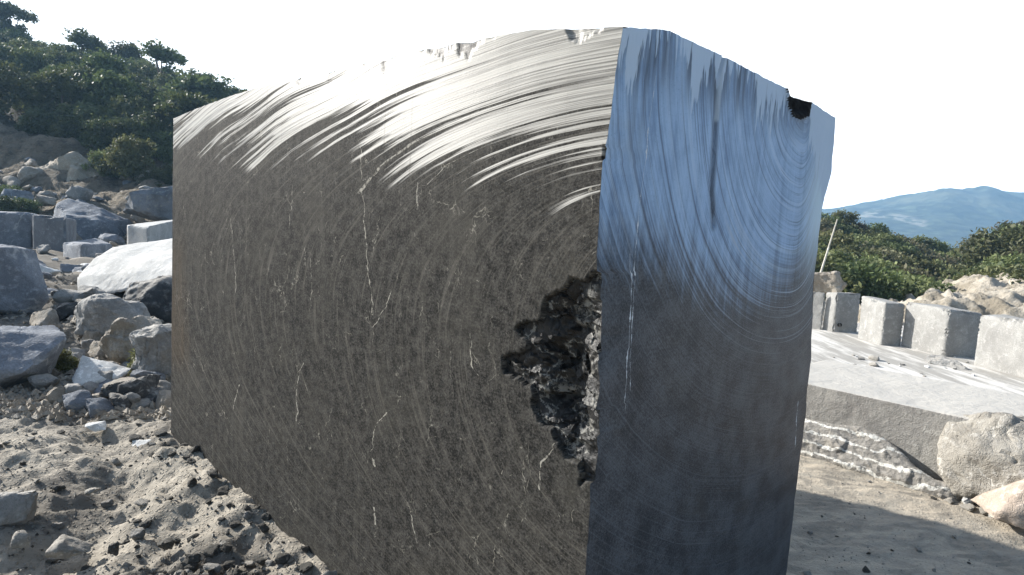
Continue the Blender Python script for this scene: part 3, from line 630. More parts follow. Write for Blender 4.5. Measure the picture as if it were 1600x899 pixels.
# named boulders
B = [
 ('boulder', 'added dark rock standing in for the shade beneath the white slab', 'boulder', 196, 440, 330, 512, dark_stone, 0.0, None, .7, 127, 14, .05),  # rock added under the slab; its dark stone stands in for shade
 ('boulder', 'weathered tan boulder stacked left of the large cracked one', 'boulder', 30, 262, 78, 300, tan_stone, None, 33.0, .8, 131, 13, .05),
 ('boulder', 'tan boulder lying below the large cracked one', 'boulder', 120, 300, 160, 330, tan_stone, None, 31.0, .8, 139, 13, .05),
 ('boulder', 'rounded blue grey boulder at the left edge, in front of the cut blocks', 'boulder', -62, 384, 66, 500, blue_stone, 0.0, None, .8, 11, 14, .02),
 ('boulder', 'broad faceted slate blue boulder at the left edge standing on the dusty ground', 'boulder', -95, 520, 90, 618, blue_stone, -.1, None, .7, 23, 11, .02),
 ('boulder', 'large tan cracked boulder below the earth bank', 'boulder', 60, 240, 158, 314, sun_tan, None, 33.0, .9, 18, 17, .09),
 ('boulder', 'big bluish grey boulder beside the olive bush, touching the left edge of the great block', 'boulder', 194, 277, 320, 350, stone_mat('weathered_blue_stone', (.12, .125, .135), (.24, .26, .29), (.36, .35, .31), bump=.05), None, 27.0, .7, 19, 14, .04),
 ('boulder', 'rough grey boulder propping up the white slab', 'boulder', 120, 468, 225, 532, grey_stone, 0.05, None, .8, 29, 16, .06),
 ('boulder', 'craggy tan grey boulder right of the one under the white slab', 'boulder', 158, 500, 262, 566, tan_stone, 0.0, None, .8, 31, 18, .08),
 ('boulder', 'small rough boulder against the great block beside the weeds', 'boulder', 205, 512, 300, 590, grey_stone, 0.0, None, .8, 37, 18, .08),
 ('boulder', 'white topped broken rock with a sharp dark side', 'boulder', 118, 563, 202, 606, white_stone, -.06, None, .8, 44, 9, .02),
 ('boulder', 'dark angular rock right of the white topped one', 'boulder', 162, 590, 250, 628, dark_stone, -.08, None, .6, 43, 12, .05),
 ('boulder', 'small dark grey rock left of the white slab', 'boulder', 88, 472, 142, 505, dark_stone, .05, None, .8, 47, 12, .05),
 ('boulder', 'small rounded pale rock below the white topped rock', 'boulder', 95, 603, 130, 628, grey_stone, -.09, None, .8, 53, 12, .03),
 ('boulder', 'sunlit pale rock under the upright cut block', 'boulder', 40, 409, 92, 438, white_stone, .1, None, .8, 59, 9, .02),
 ('boulder', 'small dark rock between the low cut block and the white slab', 'boulder', 96, 413, 124, 431, blue_stone, .1, None, .8, 61, 12, .04),
 ('boulder', 'flat grey boulder among the rubble above the upright cut block', 'boulder', 56, 304, 86, 322, tan_stone, None, 29.0, .8, 67, 12, .04),
 ('boulder', 'long flat bluish boulder high on the talus at the left edge', 'boulder', 6, 296, 54, 322, blue_stone, None, 29.5, .8, 71, 12, .04),
 ('boulder', 'pinkish flat rock lying at the right edge of the photo', 'boulder', 1522, 748, 1650, 822, stone_mat('pinkish_stone', (.40, .33, .27), (.52, .44, .37), bump=.02, sc=2), -.09, None, .8, 79, 10, .015),
 ('boulder', 'flat rocky outcrop beside the leaning pole', 'boulder', 1255, 424, 1320, 462, tan_stone, None, 19.0, .7, 86, 18, .07),
 ('boulder', 'flat broken stone lying in the dark gap between the last two bright blocks', 'boulder', 1444, 563, 1520, 582, grey_stone, ROADZ, None, .7, 89, 12, .03),
 ('boulder', 'long pale stone half buried at the lower left by the soil hollow', 'boulder', 78, 848, 142, 872, pebble_mat, -.2, None, .8, 97, 12, .03),
 ('boulder', 'white flake of stone lying flat near the far foot of the great block', 'boulder', 206, 693, 246, 708, white_stone, -.13, None, 1.0, 101, 9, .02),
 ('boulder', 'small bright flat stone alone on the smooth dust', 'boulder', 134, 664, 165, 676, white_stone, -.1, None, 1.0, 103, 10, .02),
 ('boulder', 'pale rough ledge of rock at the lower left edge', 'boulder', -60, 778, 52, 832, grey_stone, -.2, None, .6, 107, 12, .04),
 ('boulder', 'grey stone with flat sides in the rut at the lower left', 'boulder', 16, 832, 44, 860, pebble_mat, -.2, None, .9, 109, 12, .03),
 ('boulder', 'dark square clod standing alone near the bottom edge', 'clod', 168, 850, 187, 872, clod_mat, -.2, None, .9, 113, 10, .04),
 ('boulder', 'dark oblong clod tilted near the bottom edge', 'clod', 245, 846, 273, 864, clod_mat, -.2, None, .9, 117, 10, .04),
 ('boulder', 'stone with a dark shadowed side in the middle of the dust', 'stone', 133, 765, 158, 777, pebble_mat, -.15, None, .9, 119, 10, .03),
 ('boulder', 'dark wedge of soil pushed against the foot of the great block', 'clod', 405, 802, 432, 826, clod_mat, -.19, None, .9, 121, 10, .04),
]
for (nm, lab, cat, x0, y0, x1, y1, mat, z, Yd, dr, sd_, n_, amp) in B:
    nm2 = 'boulder' if cat == 'boulder' else ('soil_clod' if cat == 'clod' else 'stone')
    o = px_rock(nm2, lab, cat, x0, y0, x1, y1, mat, z=(z or 0.0), Y=Yd, dr=dr, seed=sd_, n=n_, amp=amp, tgt=max(.018, (x1 - x0) / 1030. * (Yd or 4) / 16))

# ------------------------------------------------------------------ loose rubble and pebbles
rng = random.Random(7)
protos = {}
def proto_rock(kind, i, mat):
    key = (kind, i)
    if key not in protos:
        protos[key] = hull_mesh(kind, boulder_pts(1, .85, .7, 200 + i * 3 + len(kind), 13, .8), .14, .05, 200 + i, 2.5); protos[key].materials.append(mat)
    return protos[key]
def scatter(kind, label, group, n, posf, sizef, mats, cat='stone'):
    for i in range(n):
        x, y = posf(); s_ = sizef(); k = rng.randrange(7); mt = mats[k % len(mats)]
        o = bpy.data.objects.new(kind, proto_rock(kind, k, mt)); C.objects.link(o)
        z = float(ground_h(np.array([x]), np.array([y]))[0]) if y < 24.5 else max(float(hill_h(np.array([x]), np.array([y]))[0]), float(ground_h(np.array([x]), np.array([y]))[0]))
        sx, sy, sz = s_ * rng.uniform(.8, 1.3), s_ * rng.uniform(.8, 1.2), s_ * rng.uniform(.6, 1.1)
        o.location = (x, y, z - sz * .14); o.scale = (sx, sy, sz); o.rotation_euler = (rng.uniform(-.25, .25), rng.uniform(-.25, .25), rng.uniform(0, 6.28))
        o['label'] = label; o['category'] = cat; o['group'] = group
def pos_px(x0, x1, y0, y1, z):
    def f():
        while True:
            x, y = rng.uniform(x0, x1), rng.uniform(y0, y1)
            if x > 262 + max(0, (y - 680)) * 1.08 and x < 1250: continue
            P_ = on_z(x, y, z); return P_[0], P_[1]
    return f
scatter('rubble_stone', 'angular grey stone in the rubble heap under the white slab, left of the great block', 'rubble stones between the left boulders', 130, pos_px(60, 290, 470, 615, .05), lambda: .09 + .30 * rng.random() ** 2.2, [grey_stone, tan_stone, blue_stone, grey_stone, dark_stone, grey_stone, tan_stone])
scatter('talus_stone', 'loose weathered stone on the talus behind the stacked cut blocks', 'talus stones below the earth bank', 150, lambda: ((lambda yy: (-yy * rng.uniform(.38, .9), yy))(rng.uniform(23.5, 36))), lambda: .35 + 1.1 * rng.random() ** 2.5, [grey_stone, tan_stone, blue_stone, tan_stone, grey_stone, tan_stone, blue_stone])
scatter('yard_stone', 'grey stone strewn before the row of stacked cut blocks', 'stones in front of the stacked cut blocks', 60, pos_px(30, 280, 400, 470, 0.0), lambda: .15 + .5 * rng.random() ** 2.2, [grey_stone, tan_stone, blue_stone, white_stone, grey_stone, blue_stone, grey_stone])
scatter('pebble', 'small dusty stone lying on the pale ground before the great block', 'small stones on the dust', 170, pos_px(-40, 520, 640, 930, -.15), lambda: .018 + .065 * rng.random() ** 3, [pebble_mat, clod_mat, grey_stone, clod_mat, pebble_mat, clod_mat, pebble_mat])
def berm_pos():
    a = rng.uniform(.9, UL + .15); q_ = rng.gauss(.09, .07); return N0[0] + UD[0] * a - WD[0] * abs(q_), N0[1] + UD[1] * a - WD[1] * abs(q_)
scatter('soil_clod', 'dark soil clod piled along the foot of the great block', 'clods along the foot of the great block', 90, berm_pos, lambda: .02 + .07 * rng.random() ** 2, [clod_mat, clod_mat, pebble_mat, clod_mat, clod_mat, pebble_mat, clod_mat], 'clod')
scatter('soil_clod', 'dark damp soil clod heaped in the hollow at the bottom edge', 'clods in the damp hollow', 90, lambda: (-1.45 + rng.gauss(0, .24), 3.05 + rng.gauss(0, .13)), lambda: .015 + .06 * rng.random() ** 2, [clod_mat, pebble_mat], 'clod')
scatter('pebble', 'small stone on the smooth ground right of the great block', 'small stones right of the great block', 60, pos_px(1260, 1640, 745, 930, -.12), lambda: .012 + .04 * rng.random() ** 3, [pebble_mat, clod_mat, pebble_mat])
# gravel nobody could count: one mesh of crumbs
def crumbs(name, n, posf, smin, smax, mat, seed):
    rs = np.random.RandomState(seed); base = np.array([[1, 0, 0], [-.5, .87, 0], [-.5, -.87, 0], [0, 0, .9], [0, 0, -.5]], float); fc = np.array([[0, 1, 3], [1, 2, 3], [2, 0, 3], [1, 0, 4], [2, 1, 4], [0, 2, 4]])
    xy = np.array([posf() for _ in range(n)]); z = ground_h(xy[:, 0], xy[:, 1]); s_ = smin + (smax - smin) * rs.rand(n) ** 3
    A = rs.rand(n) * 6.28; jit = 1 + .35 * rs.uniform(-1, 1, (n, 5, 1)); B_ = base[None] * jit * s_[:, None, None] * .5
    ca, sa = np.cos(A)[:, None], np.sin(A)[:, None]
    V = np.stack([B_[..., 0] * ca - B_[..., 1] * sa + xy[:, :1], B_[..., 0] * sa + B_[..., 1] * ca + xy[:, 1:], B_[..., 2] + z[:, None] + s_[:, None] * .1], -1).reshape(-1, 3)
    Fc = (fc[None] + 5 * np.arange(n)[:, None, None]).reshape(-1, 3)
    link(name, np_mesh(name, V, Fc, False), mat, kind='stuff', label='crumbs of gravel and soil strewn over the quarry floor', cat='gravel')
crumbs('gravel', 2600, pos_px(-60, 530, 625, 960, -.15), .005, .026, pebble_mat, 5)
crumbs('gravel', 700, pos_px(-60, 530, 625, 960, -.15), .006, .026, clod_mat, 15)
crumbs('gravel', 5000, pos_px(-40, 290, 450, 640, .0), .02, .10, tan_stone, 6)
crumbs('gravel', 1500, pos_px(1240, 1660, 735, 960, -.12), .003, .014, pebble_mat, 8)

# ------------------------------------------------------------------ right: ledge slab, veined slab, rough rock
LEDZ = .42
fr = [on_z(x, y, LEDZ) for x, y in [(1190, 584), (1700, 695)]]
dirb = (fr[1] - fr[0])[:2]; dirb /= np.linalg.norm(dirb); nb_ = np.array([-dirb[1], dirb[0]])
def slab_pts(P0, P1, thick, zt, zb, c):
    out = []
    for P_ in (P0, P1):
        for k in (0, thick):
            for z in (zb, zt): out.append((P_[0] + nb_[0] * k - c[0], P_[1] + nb_[1] * k - c[1], z))
    return out
c = np.array([(fr[0][0] + fr[1][0]) / 2, (fr[0][1] + fr[1][1]) / 2, 0]); 
o = link('ledge_slab', hull_mesh('ledge_slab', slab_pts(fr[0], fr[1], 1.35, LEDZ, -.5, c) + [], .03, .010, 131, 1.5, .5), stone_mat('sawn_ledge_stone', (.24, .23, .215), (.33, .32, .295), (.40, .39, .36), bump=.022, sc=1.8, dusty=6.0, dustcol=(.47, .45, .41), crack=0), label='long smooth grey sawn ledge of stone right of the great block', cat='stone ledge'); o.location = c
# rough rock that ends the ledge at right
pts = [at_y(x, y, Y_) for x, y, Y_ in [(1478, 656, 4.66), (1505, 645, 4.62), (1560, 654, 4.42), (1740, 690, 4.0), (1466, 735, 4.5), (1495, 768, 4.4), (1590, 782, 4.1), (1740, 800, 3.8), (1520, 705, 4.36), (1620, 735, 4.05), (1505, 640, 5.6), (1740, 670, 5.3), (1500, 760, 6.3), (1740, 760, 6.2)]]
c = np.mean(pts, 0); o = link('rough_rock', hull_mesh('rough_rock', [tuple(p_ - c) for p_ in pts], .022, .042, 137, 3.0), stone_mat('ochre_grey_stone', (.26, .24, .205), (.36, .34, .30), (.46, .44, .40), bump=.03, sc=2, vein=.6, veincol=(.6, .58, .53)), label='rough broken ochre grey rock against the sawn ledge at the right edge', cat='rock'); o.location = c
# veined slab leaning on the ledge
base0, base1 = on_z(1236, 713, -.1), on_z(1480, 784, -.12)
bd = (base1 - base0); L_ = np.linalg.norm(bd[:2]); bd = np.array([bd[0], bd[1], 0]) / L_
bk = np.array([-bd[1], bd[0], 0]); upv = bk * .55 + np.array([0, 0, .835])
nrm_ = np.cross(bd, upv); nrm_ /= np.linalg.norm(nrm_)
def on_plane(x, y):
    d = ray(x, y); tt = ((base0 - CC) @ nrm_) / (d @ nrm_); Q_ = CC + tt * d - base0; return float(Q_ @ bd), float(Q_ @ upv)
outl = [on_plane(x, y) for x, y in [(1215, 636), (1250, 646), (1300, 656), (1345, 660), (1374, 674), (1402, 694), (1428, 722), (1458, 742), (1496, 752), (1503, 775), (1482, 784), (1440, 772), (1380, 752), (1310, 730), (1236, 713), (1215, 706)]]
ga = np.arange(min(p_[0] for p_ in outl) - .02, max(p_[0] for p_ in outl) + .02, .009); gb = np.arange(-.03, max(p_[1] for p_ in outl) + .02, .009)
GA, GB = np.meshgrid(ga, gb, indexing='ij')
sdp = poly_sd(GA, GB, outl)
thick = np.where(sdp > 0, .10 * np.sqrt(np.clip(sdp / .06, 0, 1)), -.02)
relief = .014 * facets(GA + .02 * fbm(GA * 8, GB * 8, 0, 3, 145), GB * 1.4, 5, 1.0, 601) + .006 * facets(GA, GB * 1.3 + .3 * GA, 15, 1.1, 611) + .02 * fbm(GA * 3, GB * 5, 0, 5, 141)
hgt = np.where(sdp > 0, thick * .8 + relief * sst(0, .06, sdp), -.03)
Pg = base0[None, None] + GA[..., None] * bd + GB[..., None] * upv + (hgt - .10)[..., None] * nrm_ * (1 if nrm_[1] < 0 else -1)
Fc = grid_faces(len(ga), len(gb)); keep = (sdp.ravel()[Fc] > -.006).all(1); Fc = Fc[keep]; used, inv = np.unique(Fc, return_inverse=True)
V1 = Pg.reshape(-1, 3)[used]; F1 = inv.reshape(Fc.shape)
back = (base0[None] + GA.ravel()[used][:, None] * bd + GB.ravel()[used][:, None] * upv) - nrm_[None] * (1 if nrm_[1] < 0 else -1) * .18
nV = len(V1); F2 = F1[:, ::-1] + nV
ed = {}
for f_ in F1:
    for k in range(4):
        e_ = (int(f_[k]), int(f_[(k + 1) % 4])); 
        if (e_[1], e_[0]) in ed: del ed[(e_[1], e_[0])]
        else: ed[e_] = 1
F3 = np.array([[b_, a_2, a_2 + nV, b_ + nV] for a_2, b_ in ed])
me = np_mesh('veined_slab', np.concatenate([V1, back]), np.concatenate([F1, F2, F3]))
set_uv(me, 'face', np.concatenate([GA.ravel()[used]] * 2), np.concatenate([GB.ravel()[used]] * 2))
t = NT('folded_marble'); P = t.uv('face'); wv = t.n('ShaderNodeTexWave', wave_type='BANDS', bands_direction='Y'); t.put(wv.inputs['Vector'], t.scale(P, (1.6, 2.2, 1))); wv.inputs['Scale'].default_value = 1.5; wv.inputs['Distortion'].default_value = 11; wv.inputs['Detail'].default_value = 5; wv.inputs['Detail Scale'].default_value = .9; wv.inputs['Detail Roughness'].default_value = .6
n2 = t.noise(P, 30, 6, .7); n1 = t.noise(P, 4, 4)
col = t.mix(t.ramp(n2, .35, .65), (.20, .19, .17), (.33, .31, .28)); col = t.mix(t.ramp(n1, .5, .65, 0, .6), col, (.36, .33, .285))
col = t.mix(t.math('MULTIPLY', t.ramp(wv.outputs[1], .80, .90), t.ramp(n2, .38, .5)), col, (.66, .65, .60))
link('veined_slab', me, t.out(col, .8, t.bump(n2, .02, .9)), label='slab with white folded veins leaning against the grey sawn ledge', cat='stone slab')
scatter('chip_stone', 'small broken stone at the foot of the veined slab and the rough rock', 'broken stones under the veined slab', 26, lambda: (lambda P_: (P_[0], P_[1]))(on_z(*(lambda k: (1470 + 90 * k, 772 + 24 * k + rng.uniform(-6, 8)))(rng.random()), -.1)), lambda: .03 + .08 * rng.random() ** 2, [pebble_mat, grey_stone, white_stone])

# ------------------------------------------------------------------ the row of cut blocks across the road
row = [
 ('farthest cut block of the row, mostly hidden behind the great block', (1262, 519), (1264, 519), (1284, 522), [(1260, 454), (1264, 455), (1284, 457)]),
 ('cut block with a narrow bright side and a wide shaded side with a drill hole', (1283, 521), (1301, 525), (1339, 526.5), [(1285, 456), (1306, 457), (1352, 459)]),
 ('bright cut block in the middle of the row across the road', (1338, 535), (1376, 547), (1408, 548), [(1353, 463), (1392, 474), (1417, 475)]),
 ('wide bright cut block second from the right in the row across the road', (1406, 548), (1474, 565), (1527, 566), [(1420, 472), (1492, 484), (1540, 490)]),
 ('largest bright cut block at the right edge of the row across the road', (1520, 578), (1640, 610), (1680, 610), [(1532, 492), (1650, 508), (1690, 512)]),
]
blk = stone_mat('dusty_cut_marble', (.27, .265, .25), (.37, .365, .345), (.45, .44, .42), bump=.012, sc=1.1, vein=.2, crack=0)
for i, (lab, a_, b_, c_, tp) in enumerate(row):
    o = px_block('cut_block', lab, a_, b_, c_, tp, ROADZ, blk, seed=150 + i, tgt=.07, amp=.012, group='cut blocks in a row across the road')
    if i == 1:
        P_ = on_z(1308, 528, ROADZ); d = ray(1312, 508)
        hb = bmesh.new(); bmesh.ops.create_cone(hb, cap_ends=True, segments=16, radius1=.04, radius2=.04, depth=.05)
        hm = bpy.data.meshes.new('drill_hole'); hb.to_mesh(hm); hb.free()
        A_, B_ = on_z(1301, 524, ROADZ), on_z(1338, 531, ROADZ); e_ = (B_ - A_)[:2]; e_ /= np.linalg.norm(e_); nn = np.array([e_[1], -e_[0]])
        tt = ((A_[:2]) @ nn) / (d[:2] @ nn); H_ = CC + d * tt
        ho = link('drill_hole', hm, stone_mat('hole_black', (.01, .01, .01), (.015, .015, .015)), parent=o)
        ho.location = Vector(H_) - o.location + Vector((nn[0], nn[1], 0)) * .0
        ho.rotation_euler = Vector((nn[0], nn[1], 0)).to_track_quat('Z', 'Y').to_euler()
scatter('road_stone', 'small flat stone lying on the bright road near the cut blocks', 'stones along the bright road', 30, pos_px(1300, 1650, 560, 600, ROADZ), lambda: .05 + .15 * rng.random() ** 3, [pebble_mat, grey_stone, white_stone])

# excavated bank behind the row
bx = np.linspace(6.5, 34, 260); by = np.linspace(15.5, 34, 170); BX, BY = np.meshgrid(bx, by, indexing='ij')
azr = BX / BY
crest = np.interp(azr, [.40, .52, .60, .66, .72, .80, 1.2], [-.7, -.6, -.45, .15, .4, .45, .5])
BZ = -1.0 + (crest + 1.0) * sst(16.0, 21.5, BY + .9 * fbm(BX * .4, BY * .2, 0, 3, 160)) * sst(36, 26, BY) + sst(16.5, 19, BY) * (.28 * fbm(BX * .7, BY * .7, 0, 4, 161) + .16 * ridge(BX * 1.5, BY * 1.3, 0, 4, 162) - .1)
me = np_mesh('earth_bank', np.stack([BX.ravel(), BY.ravel(), BZ.ravel()], 1), grid_faces(len(bx), len(by)))
t = NT('excavated_earth'); P = t.obj(); n1 = t.noise(P, .9, 6, .65); n2 = t.noise(P, 6, 6, .7)
col = t.mix(t.ramp(n1, .38, .62), (.27, .235, .18), (.50, .45, .37)); col = t.mix(t.ramp(n2, .55, .7, 0, .6), col, (.18, .155, .11))
link('earth_bank', me, t.out(col, .95, t.bump(n2, .15, .9)), kind='structure')

# leaning pole
Pa, Pb = at_y(1283, 422, 19.5), at_y(1307, 350, 19.9)
bm = bmesh.new(); bmesh.ops.create_cone(bm, cap_ends=True, segments=12, radius1=.032, radius2=.018, depth=float(np.linalg.norm(Pb - Pa)) + .3)
for v_ in bm.verts: v_.co.x += .02 * math.sin(v_.co.z * 2.2)
me = bpy.data.meshes.new('pole'); bm.to_mesh(me); bm.free()
o = link('leaning_pole', me, stone_mat('bleached_wood', (.45, .42, .35), (.6, .57, .5), bump=.005), label='thin pale pole leaning against the bushes right of the great block', cat='pole')
o.location = (Pa + Pb) / 2; o.rotation_euler = Vector(Pb - Pa).to_track_quat('Z', 'Y').to_euler()

# ------------------------------------------------------------------ trees and bushes
def leaf_mat(name, c1, c2, c3):
    t = NT(name); P = t.obj(); rnd = t.n('ShaderNodeObjectInfo').outputs['Random']
    n = t.noise(P, .9, 4, .6); n2 = t.voro(P, 4.0, o=1); sp = t.n('ShaderNodeSeparateXYZ'); t.put(sp.inputs[0], n2)
    col = t.mix(t.ramp(n, .35, .65), c1, c2); col = t.mix(t.math('MULTIPLY', sp.outputs[0], .6), col, c3)
    hs = t.n('ShaderNodeHueSaturation'); t.put(hs.inputs['Color'], col); t.put(hs.inputs['Value'], t.ramp(rnd, 0, 1, .75, 1.3)); t.put(hs.inputs['Hue'], t.ramp(rnd, 0, 1, .48, .515))
    tr = t.n('ShaderNodeBsdfTranslucent'); t.put(tr.inputs[0], hs.outputs[0]); mx = t.n('ShaderNodeMixShader'); mx.inputs[0].default_value = .3
    t.out(hs.outputs[0], .6); t.t.links.new(t.b.outputs[0], mx.inputs[1]); t.t.links.new(tr.outputs[0], mx.inputs[2])
    t.t.links.new(mx.outputs[0], t.t.nodes['Material Output'].inputs[0]); return t.m
leaf_dark = leaf_mat('dark_foliage', (.034, .048, .020), (.080, .105, .036), (.15, .17, .06))
leaf_olive = leaf_mat('olive_foliage', (.075, .092, .034), (.15, .17, .06), (.22, .23, .10))
leaf_dry = leaf_mat('dry_foliage', (.07, .075, .04), (.13, .125, .065), (.20, .175, .10))
TP_mid = leaf_mat('mid_green_foliage', (.035, .05, .018), (.08, .10, .034), (.14, .15, .06))
bark = stone_mat('bark', (.10, .08, .06), (.17, .14, .11), bump=.02, sc=3)
def tree_meshes(h_, w_, nblob, nleaf, ls, seed, low=.18):
    rs = np.random.RandomState(seed); V, Fq = [], []
    bc = []; 
    for i in range(nblob):
        z = rs.uniform(low, .88); rr = w_ / 2 * math.sqrt(max(0.05, 1 - ((z - .48) / .56) ** 2)) * rs.uniform(.25, .85); a_ = rs.uniform(0, 6.28)
        bc.append((rr * math.cos(a_), rr * math.sin(a_), z * h_, rs.uniform(.09, .21) * w_))
    bc.append((0, 0, h_ * .85, .16 * w_))
    bc = np.array(bc); k = rs.choice(len(bc), nleaf, p=bc[:, 3] ** 2 / (bc[:, 3] ** 2).sum())
    d = rs.normal(size=(nleaf, 3)); d /= np.linalg.norm(d, axis=1)[:, None]
    r = bc[k, 3] * (.35 + .85 * rs.rand(nleaf) ** .8) * (1 + .35 * vnoise(d[:, 0] * 3 + k, d[:, 1] * 3, d[:, 2] * 3, seed))
    c = bc[k, :3] + d * r[:, None] * [1, 1, .8]; c = c[c[:, 2] > .02 * h_]; n = len(c); d = d[:n]
    a1 = rs.normal(size=(n, 3)) ; a1 /= np.linalg.norm(a1, axis=1)[:, None]; a2 = np.cross(a1, rs.normal(size=(n, 3))); a2 /= np.linalg.norm(a2, axis=1)[:, None]
    s_ = (ls * rs.uniform(.5, 1.3, n))[:, None]
    V = np.stack([c - a1 * s_, c + a2 * s_ * .5, c + a1 * s_, c - a2 * s_ * .5], 1).reshape(-1, 3)
    crown = np_mesh('crown', V, np.arange(4 * n).reshape(-1, 4), False)
    bm = bmesh.new()
    def limb(p, q_, r1, r2):
        v_ = Vector(q_) - Vector(p); m_ = Matrix.Translation((Vector(p) + Vector(q_)) / 2) @ v_.to_track_quat('Z', 'Y').to_matrix().to_4x4()
        bmesh.ops.create_cone(bm, cap_ends=True, segments=7, radius1=r1, radius2=r2, depth=v_.length, matrix=m_)
    r0 = .028 * h_; limb((0, 0, -.3), (.03 * w_, 0, h_ * .35), r0, r0 * .7); limb((.03 * w_, 0, h_ * .34), (0, .03 * w_, h_ * .8), r0 * .7, r0 * .2)
    for b in bc[:9]: limb((.02 * w_, 0, min(h_ * .5, b[2] * .5)), tuple(b[:3]), r0 * .45, r0 * .12)
    tm = bpy.data.meshes.new('trunk'); bm.to_mesh(tm); bm.free(); tm.materials.append(bark)
    return crown, tm
def make_plant(name, h_, w_, nblob, nleaf, ls, seed, mat, low=.18):
    cm, tm = tree_meshes(h_, w_, nblob, nleaf, ls, seed, low); cm.materials.append(mat); return (name, cm, tm)
def place_plant(pr, loc, sc_, rz, label, cat, group=None):
    r = bpy.data.objects.new(pr[0], None); C.objects.link(r); r.location = loc; r.scale = sc_; r.rotation_euler = (0, 0, rz)
    r['label'] = label; r['category'] = cat
    if group: r['group'] = group
    for nm, m_ in (('crown', pr[1]), ('trunk', pr[2])):
        o_ = bpy.data.objects.new(nm, m_); C.objects.link(o_); o_.parent = r
    return r
TP = [make_plant('hillside_tree', 4.2, 4.4, 22, 5200, .15, 300 + i, leaf_dark if i % 2 == 0 else leaf_mat('mid_foliage_%s' % 'abcd'[i], (.045, .060, .024), (.10, .125, .045), (.18, .19, .08)), .12) for i in range(4)]
SK = [make_plant('skyline_tree', 4.6, 3.2, 11, 2200, .15, 330 + i, leaf_dark, .3) for i in range(2)]
BP = [make_plant('bush', 2.4, 3.2, 22, 6500, .10, 350 + i, [leaf_olive, leaf_dark, leaf_dry, TP_mid][i], .08) for i in range(4)]
hz = lambda x, y: float(hill_h(np.array([x]), np.array([y]))[0])
occ = []
def far_enough(x, y, r):
    if any((x - a) ** 2 + (y - b) ** 2 < r * r for a, b in occ): return False
    occ.append((x, y)); return True
cnt = 0
for _ in range(4000):
    y = rng.uniform(39.5, 76); a_ = math.radians(rng.uniform(15, 47)); x = -math.tan(a_) * y
    if not far_enough(x, y, 2.35 + (y - 39) * .03): continue
    s_ = rng.uniform(.6, 1.0); place_plant(TP[rng.randrange(4)], (x, y, hz(x, y) - .5 * s_), (s_, s_, s_ * rng.uniform(.75, 1.1)), rng.uniform(0, 6.28), 'dense dark green tree in the wood on the hillside behind the left boulders', 'tree', 'trees on the hillside'); cnt += 1
    if cnt > 190: break
for px_, py_, Yd, s_, lab in [(18, 60, 72, 1.35, 'airy tree standing highest on the skyline at the left edge'), (128, 100, 66, 1.25, 'loose crowned tree on the skyline, second from the left edge'), (250, 125, 60, 1.25, 'spiky tree on the skyline above the olive bush'), (312, 140, 56, 1.2, 'rounded dark tree on the skyline nearest the great block')]:
    P_ = at_y(px_, py_, Yd); place_plant(SK[0 if s_ != 1.25 else 1] if Yd != 56 else TP[0], (P_[0], P_[1], hz(P_[0], P_[1]) - .9), (s_ * 1.25, s_ * 1.25, s_), px_ * .1, lab, 'tree')
# bushes draping the bank
for px_, Yd, s_, lab in [(200, 34.0, .85, 'light olive green bush above the big bluish boulder'), (160, 34.5, .6, 'small olive bush left of the larger one above the bluish boulder')]:
    P_ = at_y(px_, 290, Yd); place_plant(BP[0], (P_[0], P_[1], hz(P_[0], P_[1]) - .2), (s_, s_, s_ * 1.1), px_, lab, 'bush')
for i, (px_, Yd, s_) in enumerate([(215, 38.0, 1.0), (150, 38.3, .8), (180, 38.4, 1.0), (10, 28, .55), (34, 28.5, .5), (-10, 28, .6), (18, 30, .6), (105, 38.5, .8), (205, 38.4, .9), (228, 38.8, .9), (160, 39, .9), (245, 38.2, .8), (265, 38, .9), (60, 39, .8), (130, 38.9, .9), (262, 34, .6), (240, 33, .5)]):
    P_ = at_y(px_, 320, Yd); place_plant(BP[1 + 2 * (i % 2)], (P_[0], P_[1], hz(P_[0], P_[1]) - .2), (s_, s_, s_ * .9), i, 'low dark bush hanging on the talus and cut bank left of the great block', 'bush', 'low bushes on the cut bank')
# right: scrub behind the row
cnt = 0
scrub_top = lambda pxx: np.interp(pxx, [1270, 1320, 1400, 1440, 1500, 1540, 1580, 1640], [338, 340, 362, 380, 392, 378, 352, 352])
cand = []
for Yd in (54, 50, 46, 42, 39, 36, 33, 30.5, 28, 26, 24.5):
    x = 1255 + rng.uniform(0, 30)
    while x < 1680:
        cand.append((x, Yd)); x += 1030 * 1.75 / Yd * rng.uniform(.75, 1.15)
for px_, Yd in cand:
    ty = scrub_top(px_) + (52 - Yd) * 2.3 + rng.uniform(-6, 8)
    Pt = at_y(px_, ty, Yd); s_ = rng.uniform(.9, 1.25); b_ = Pt[2] - 2.4 * s_
    k = rng.choice([0, 0, 2, 1]) if Yd > 29 else rng.choice([1, 3, 1, 0])
    place_plant(BP[k], (Pt[0], Pt[1], b_), (s_, s_, s_), rng.uniform(0, 6.28), 'green bush in the scrub between the row of cut blocks and the far mountain', 'bush', 'scrub behind the row of cut blocks')
P_ = at_y(1585, 350, 38); place_plant(TP[1], (P_[0], P_[1], P_[2] - 4.4), (1.05, 1.05, 1.05), 2, 'tallest bushy tree in the scrub at the right edge of the photo', 'tree')
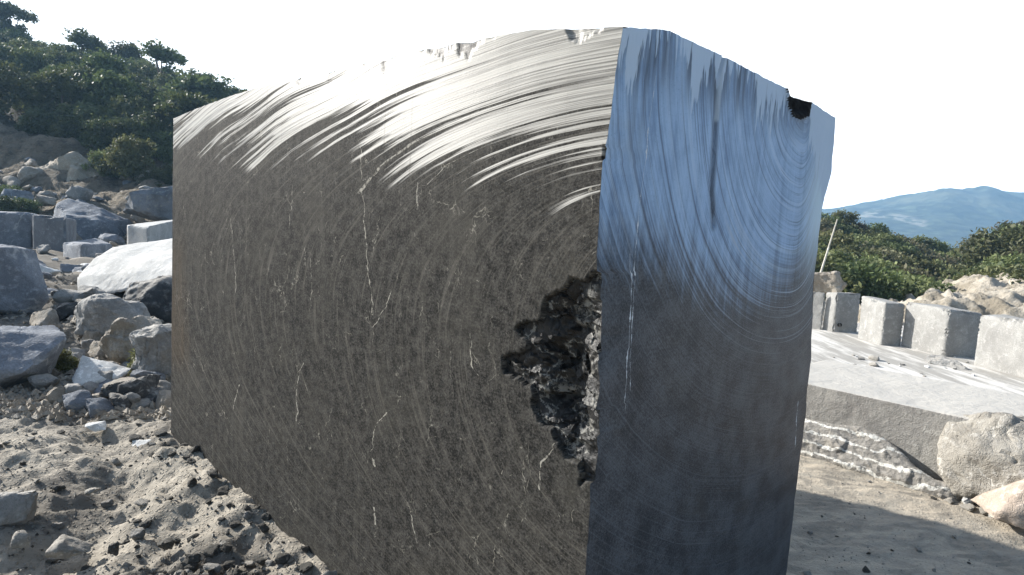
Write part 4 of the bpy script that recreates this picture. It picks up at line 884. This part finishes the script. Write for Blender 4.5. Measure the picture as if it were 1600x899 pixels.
# slope the scrub grows on
sx_ = np.linspace(4, 60, 120); sy_ = np.linspace(22.5, 90, 120); SX, SY = np.meshgrid(sx_, sy_, indexing='ij')
pxx = np.clip(800 + SX / SY * 1030, 1200, 1700)
ctop = []
rdx = SX / SY
def slope_z(az_, Yd):
    pxs = np.array([1250, 1320, 1400, 1480, 1560, 1640]); a_s = []; z_s = []
    for p_ in pxs:
        P_ = at_y(p_, float(scrub_top(p_)) + (52 - min(Yd, 52)) * 2.3, Yd); a_s.append(P_[0] / P_[1]); z_s.append(P_[2] - 2.35)
    return np.interp(az_, a_s, z_s)
SZ = np.stack([slope_z(rdx[:, j], sy_[j]) for j in range(len(sy_))], 1) - 6 * sst(56, 80, SY) + .25 * fbm(SX * .5, SY * .5, 0, 3, 171)
SZ = np.where(SY < 25, SZ - (25 - SY) * 1.0, SZ)
me = np_mesh('scrub_slope', np.stack([SX.ravel(), SY.ravel(), SZ.ravel()], 1), grid_faces(120, 120))
t = NT('scrub_ground'); P = t.obj(); n = t.noise(P, 1.5, 5)
link('scrub_slope', me, t.out(t.mix(n, (.05, .055, .03), (.13, .12, .07)), .95, t.bump(n, .3)), kind='structure')
# weeds by the far foot of the block
for px_, py_, s_, lab in [(232, 578, .13, 'tuft of green weeds between the small boulders by the great block'), (98, 572, .10, 'little green weed tuft right of the slate blue boulder')]:
    P_ = on_z(px_, py_, 0.0); place_plant(BP[0], (P_[0], P_[1], float(ground_h(np.array([P_[0]]), np.array([P_[1]]))[0])), (s_, s_, s_), 1, lab, 'weeds')

# ------------------------------------------------------------------ haze
bm = bmesh.new(); bmesh.ops.create_cube(bm, size=1.0)
me = bpy.data.meshes.new('haze'); bm.to_mesh(me); bm.free()
m = bpy.data.materials.new('haze_air'); m.use_nodes = True; nt = m.node_tree; nt.nodes.remove(nt.nodes['Principled BSDF'])
pv = nt.nodes.new('ShaderNodeVolumePrincipled'); pv.inputs['Density'].default_value = .00072; pv.inputs['Color'].default_value = (.38, .66, .98, 1); pv.inputs['Anisotropy'].default_value = .2
nt.links.new(pv.outputs[0], nt.nodes['Material Output'].inputs['Volume'])
hz_o = link('haze', me, m, kind='stuff', label='thin blue air between the quarry and the far mountain', cat='haze')
hz_o.scale = (3600, 1800, 150); hz_o.location = (0, 760, 75 - 8)
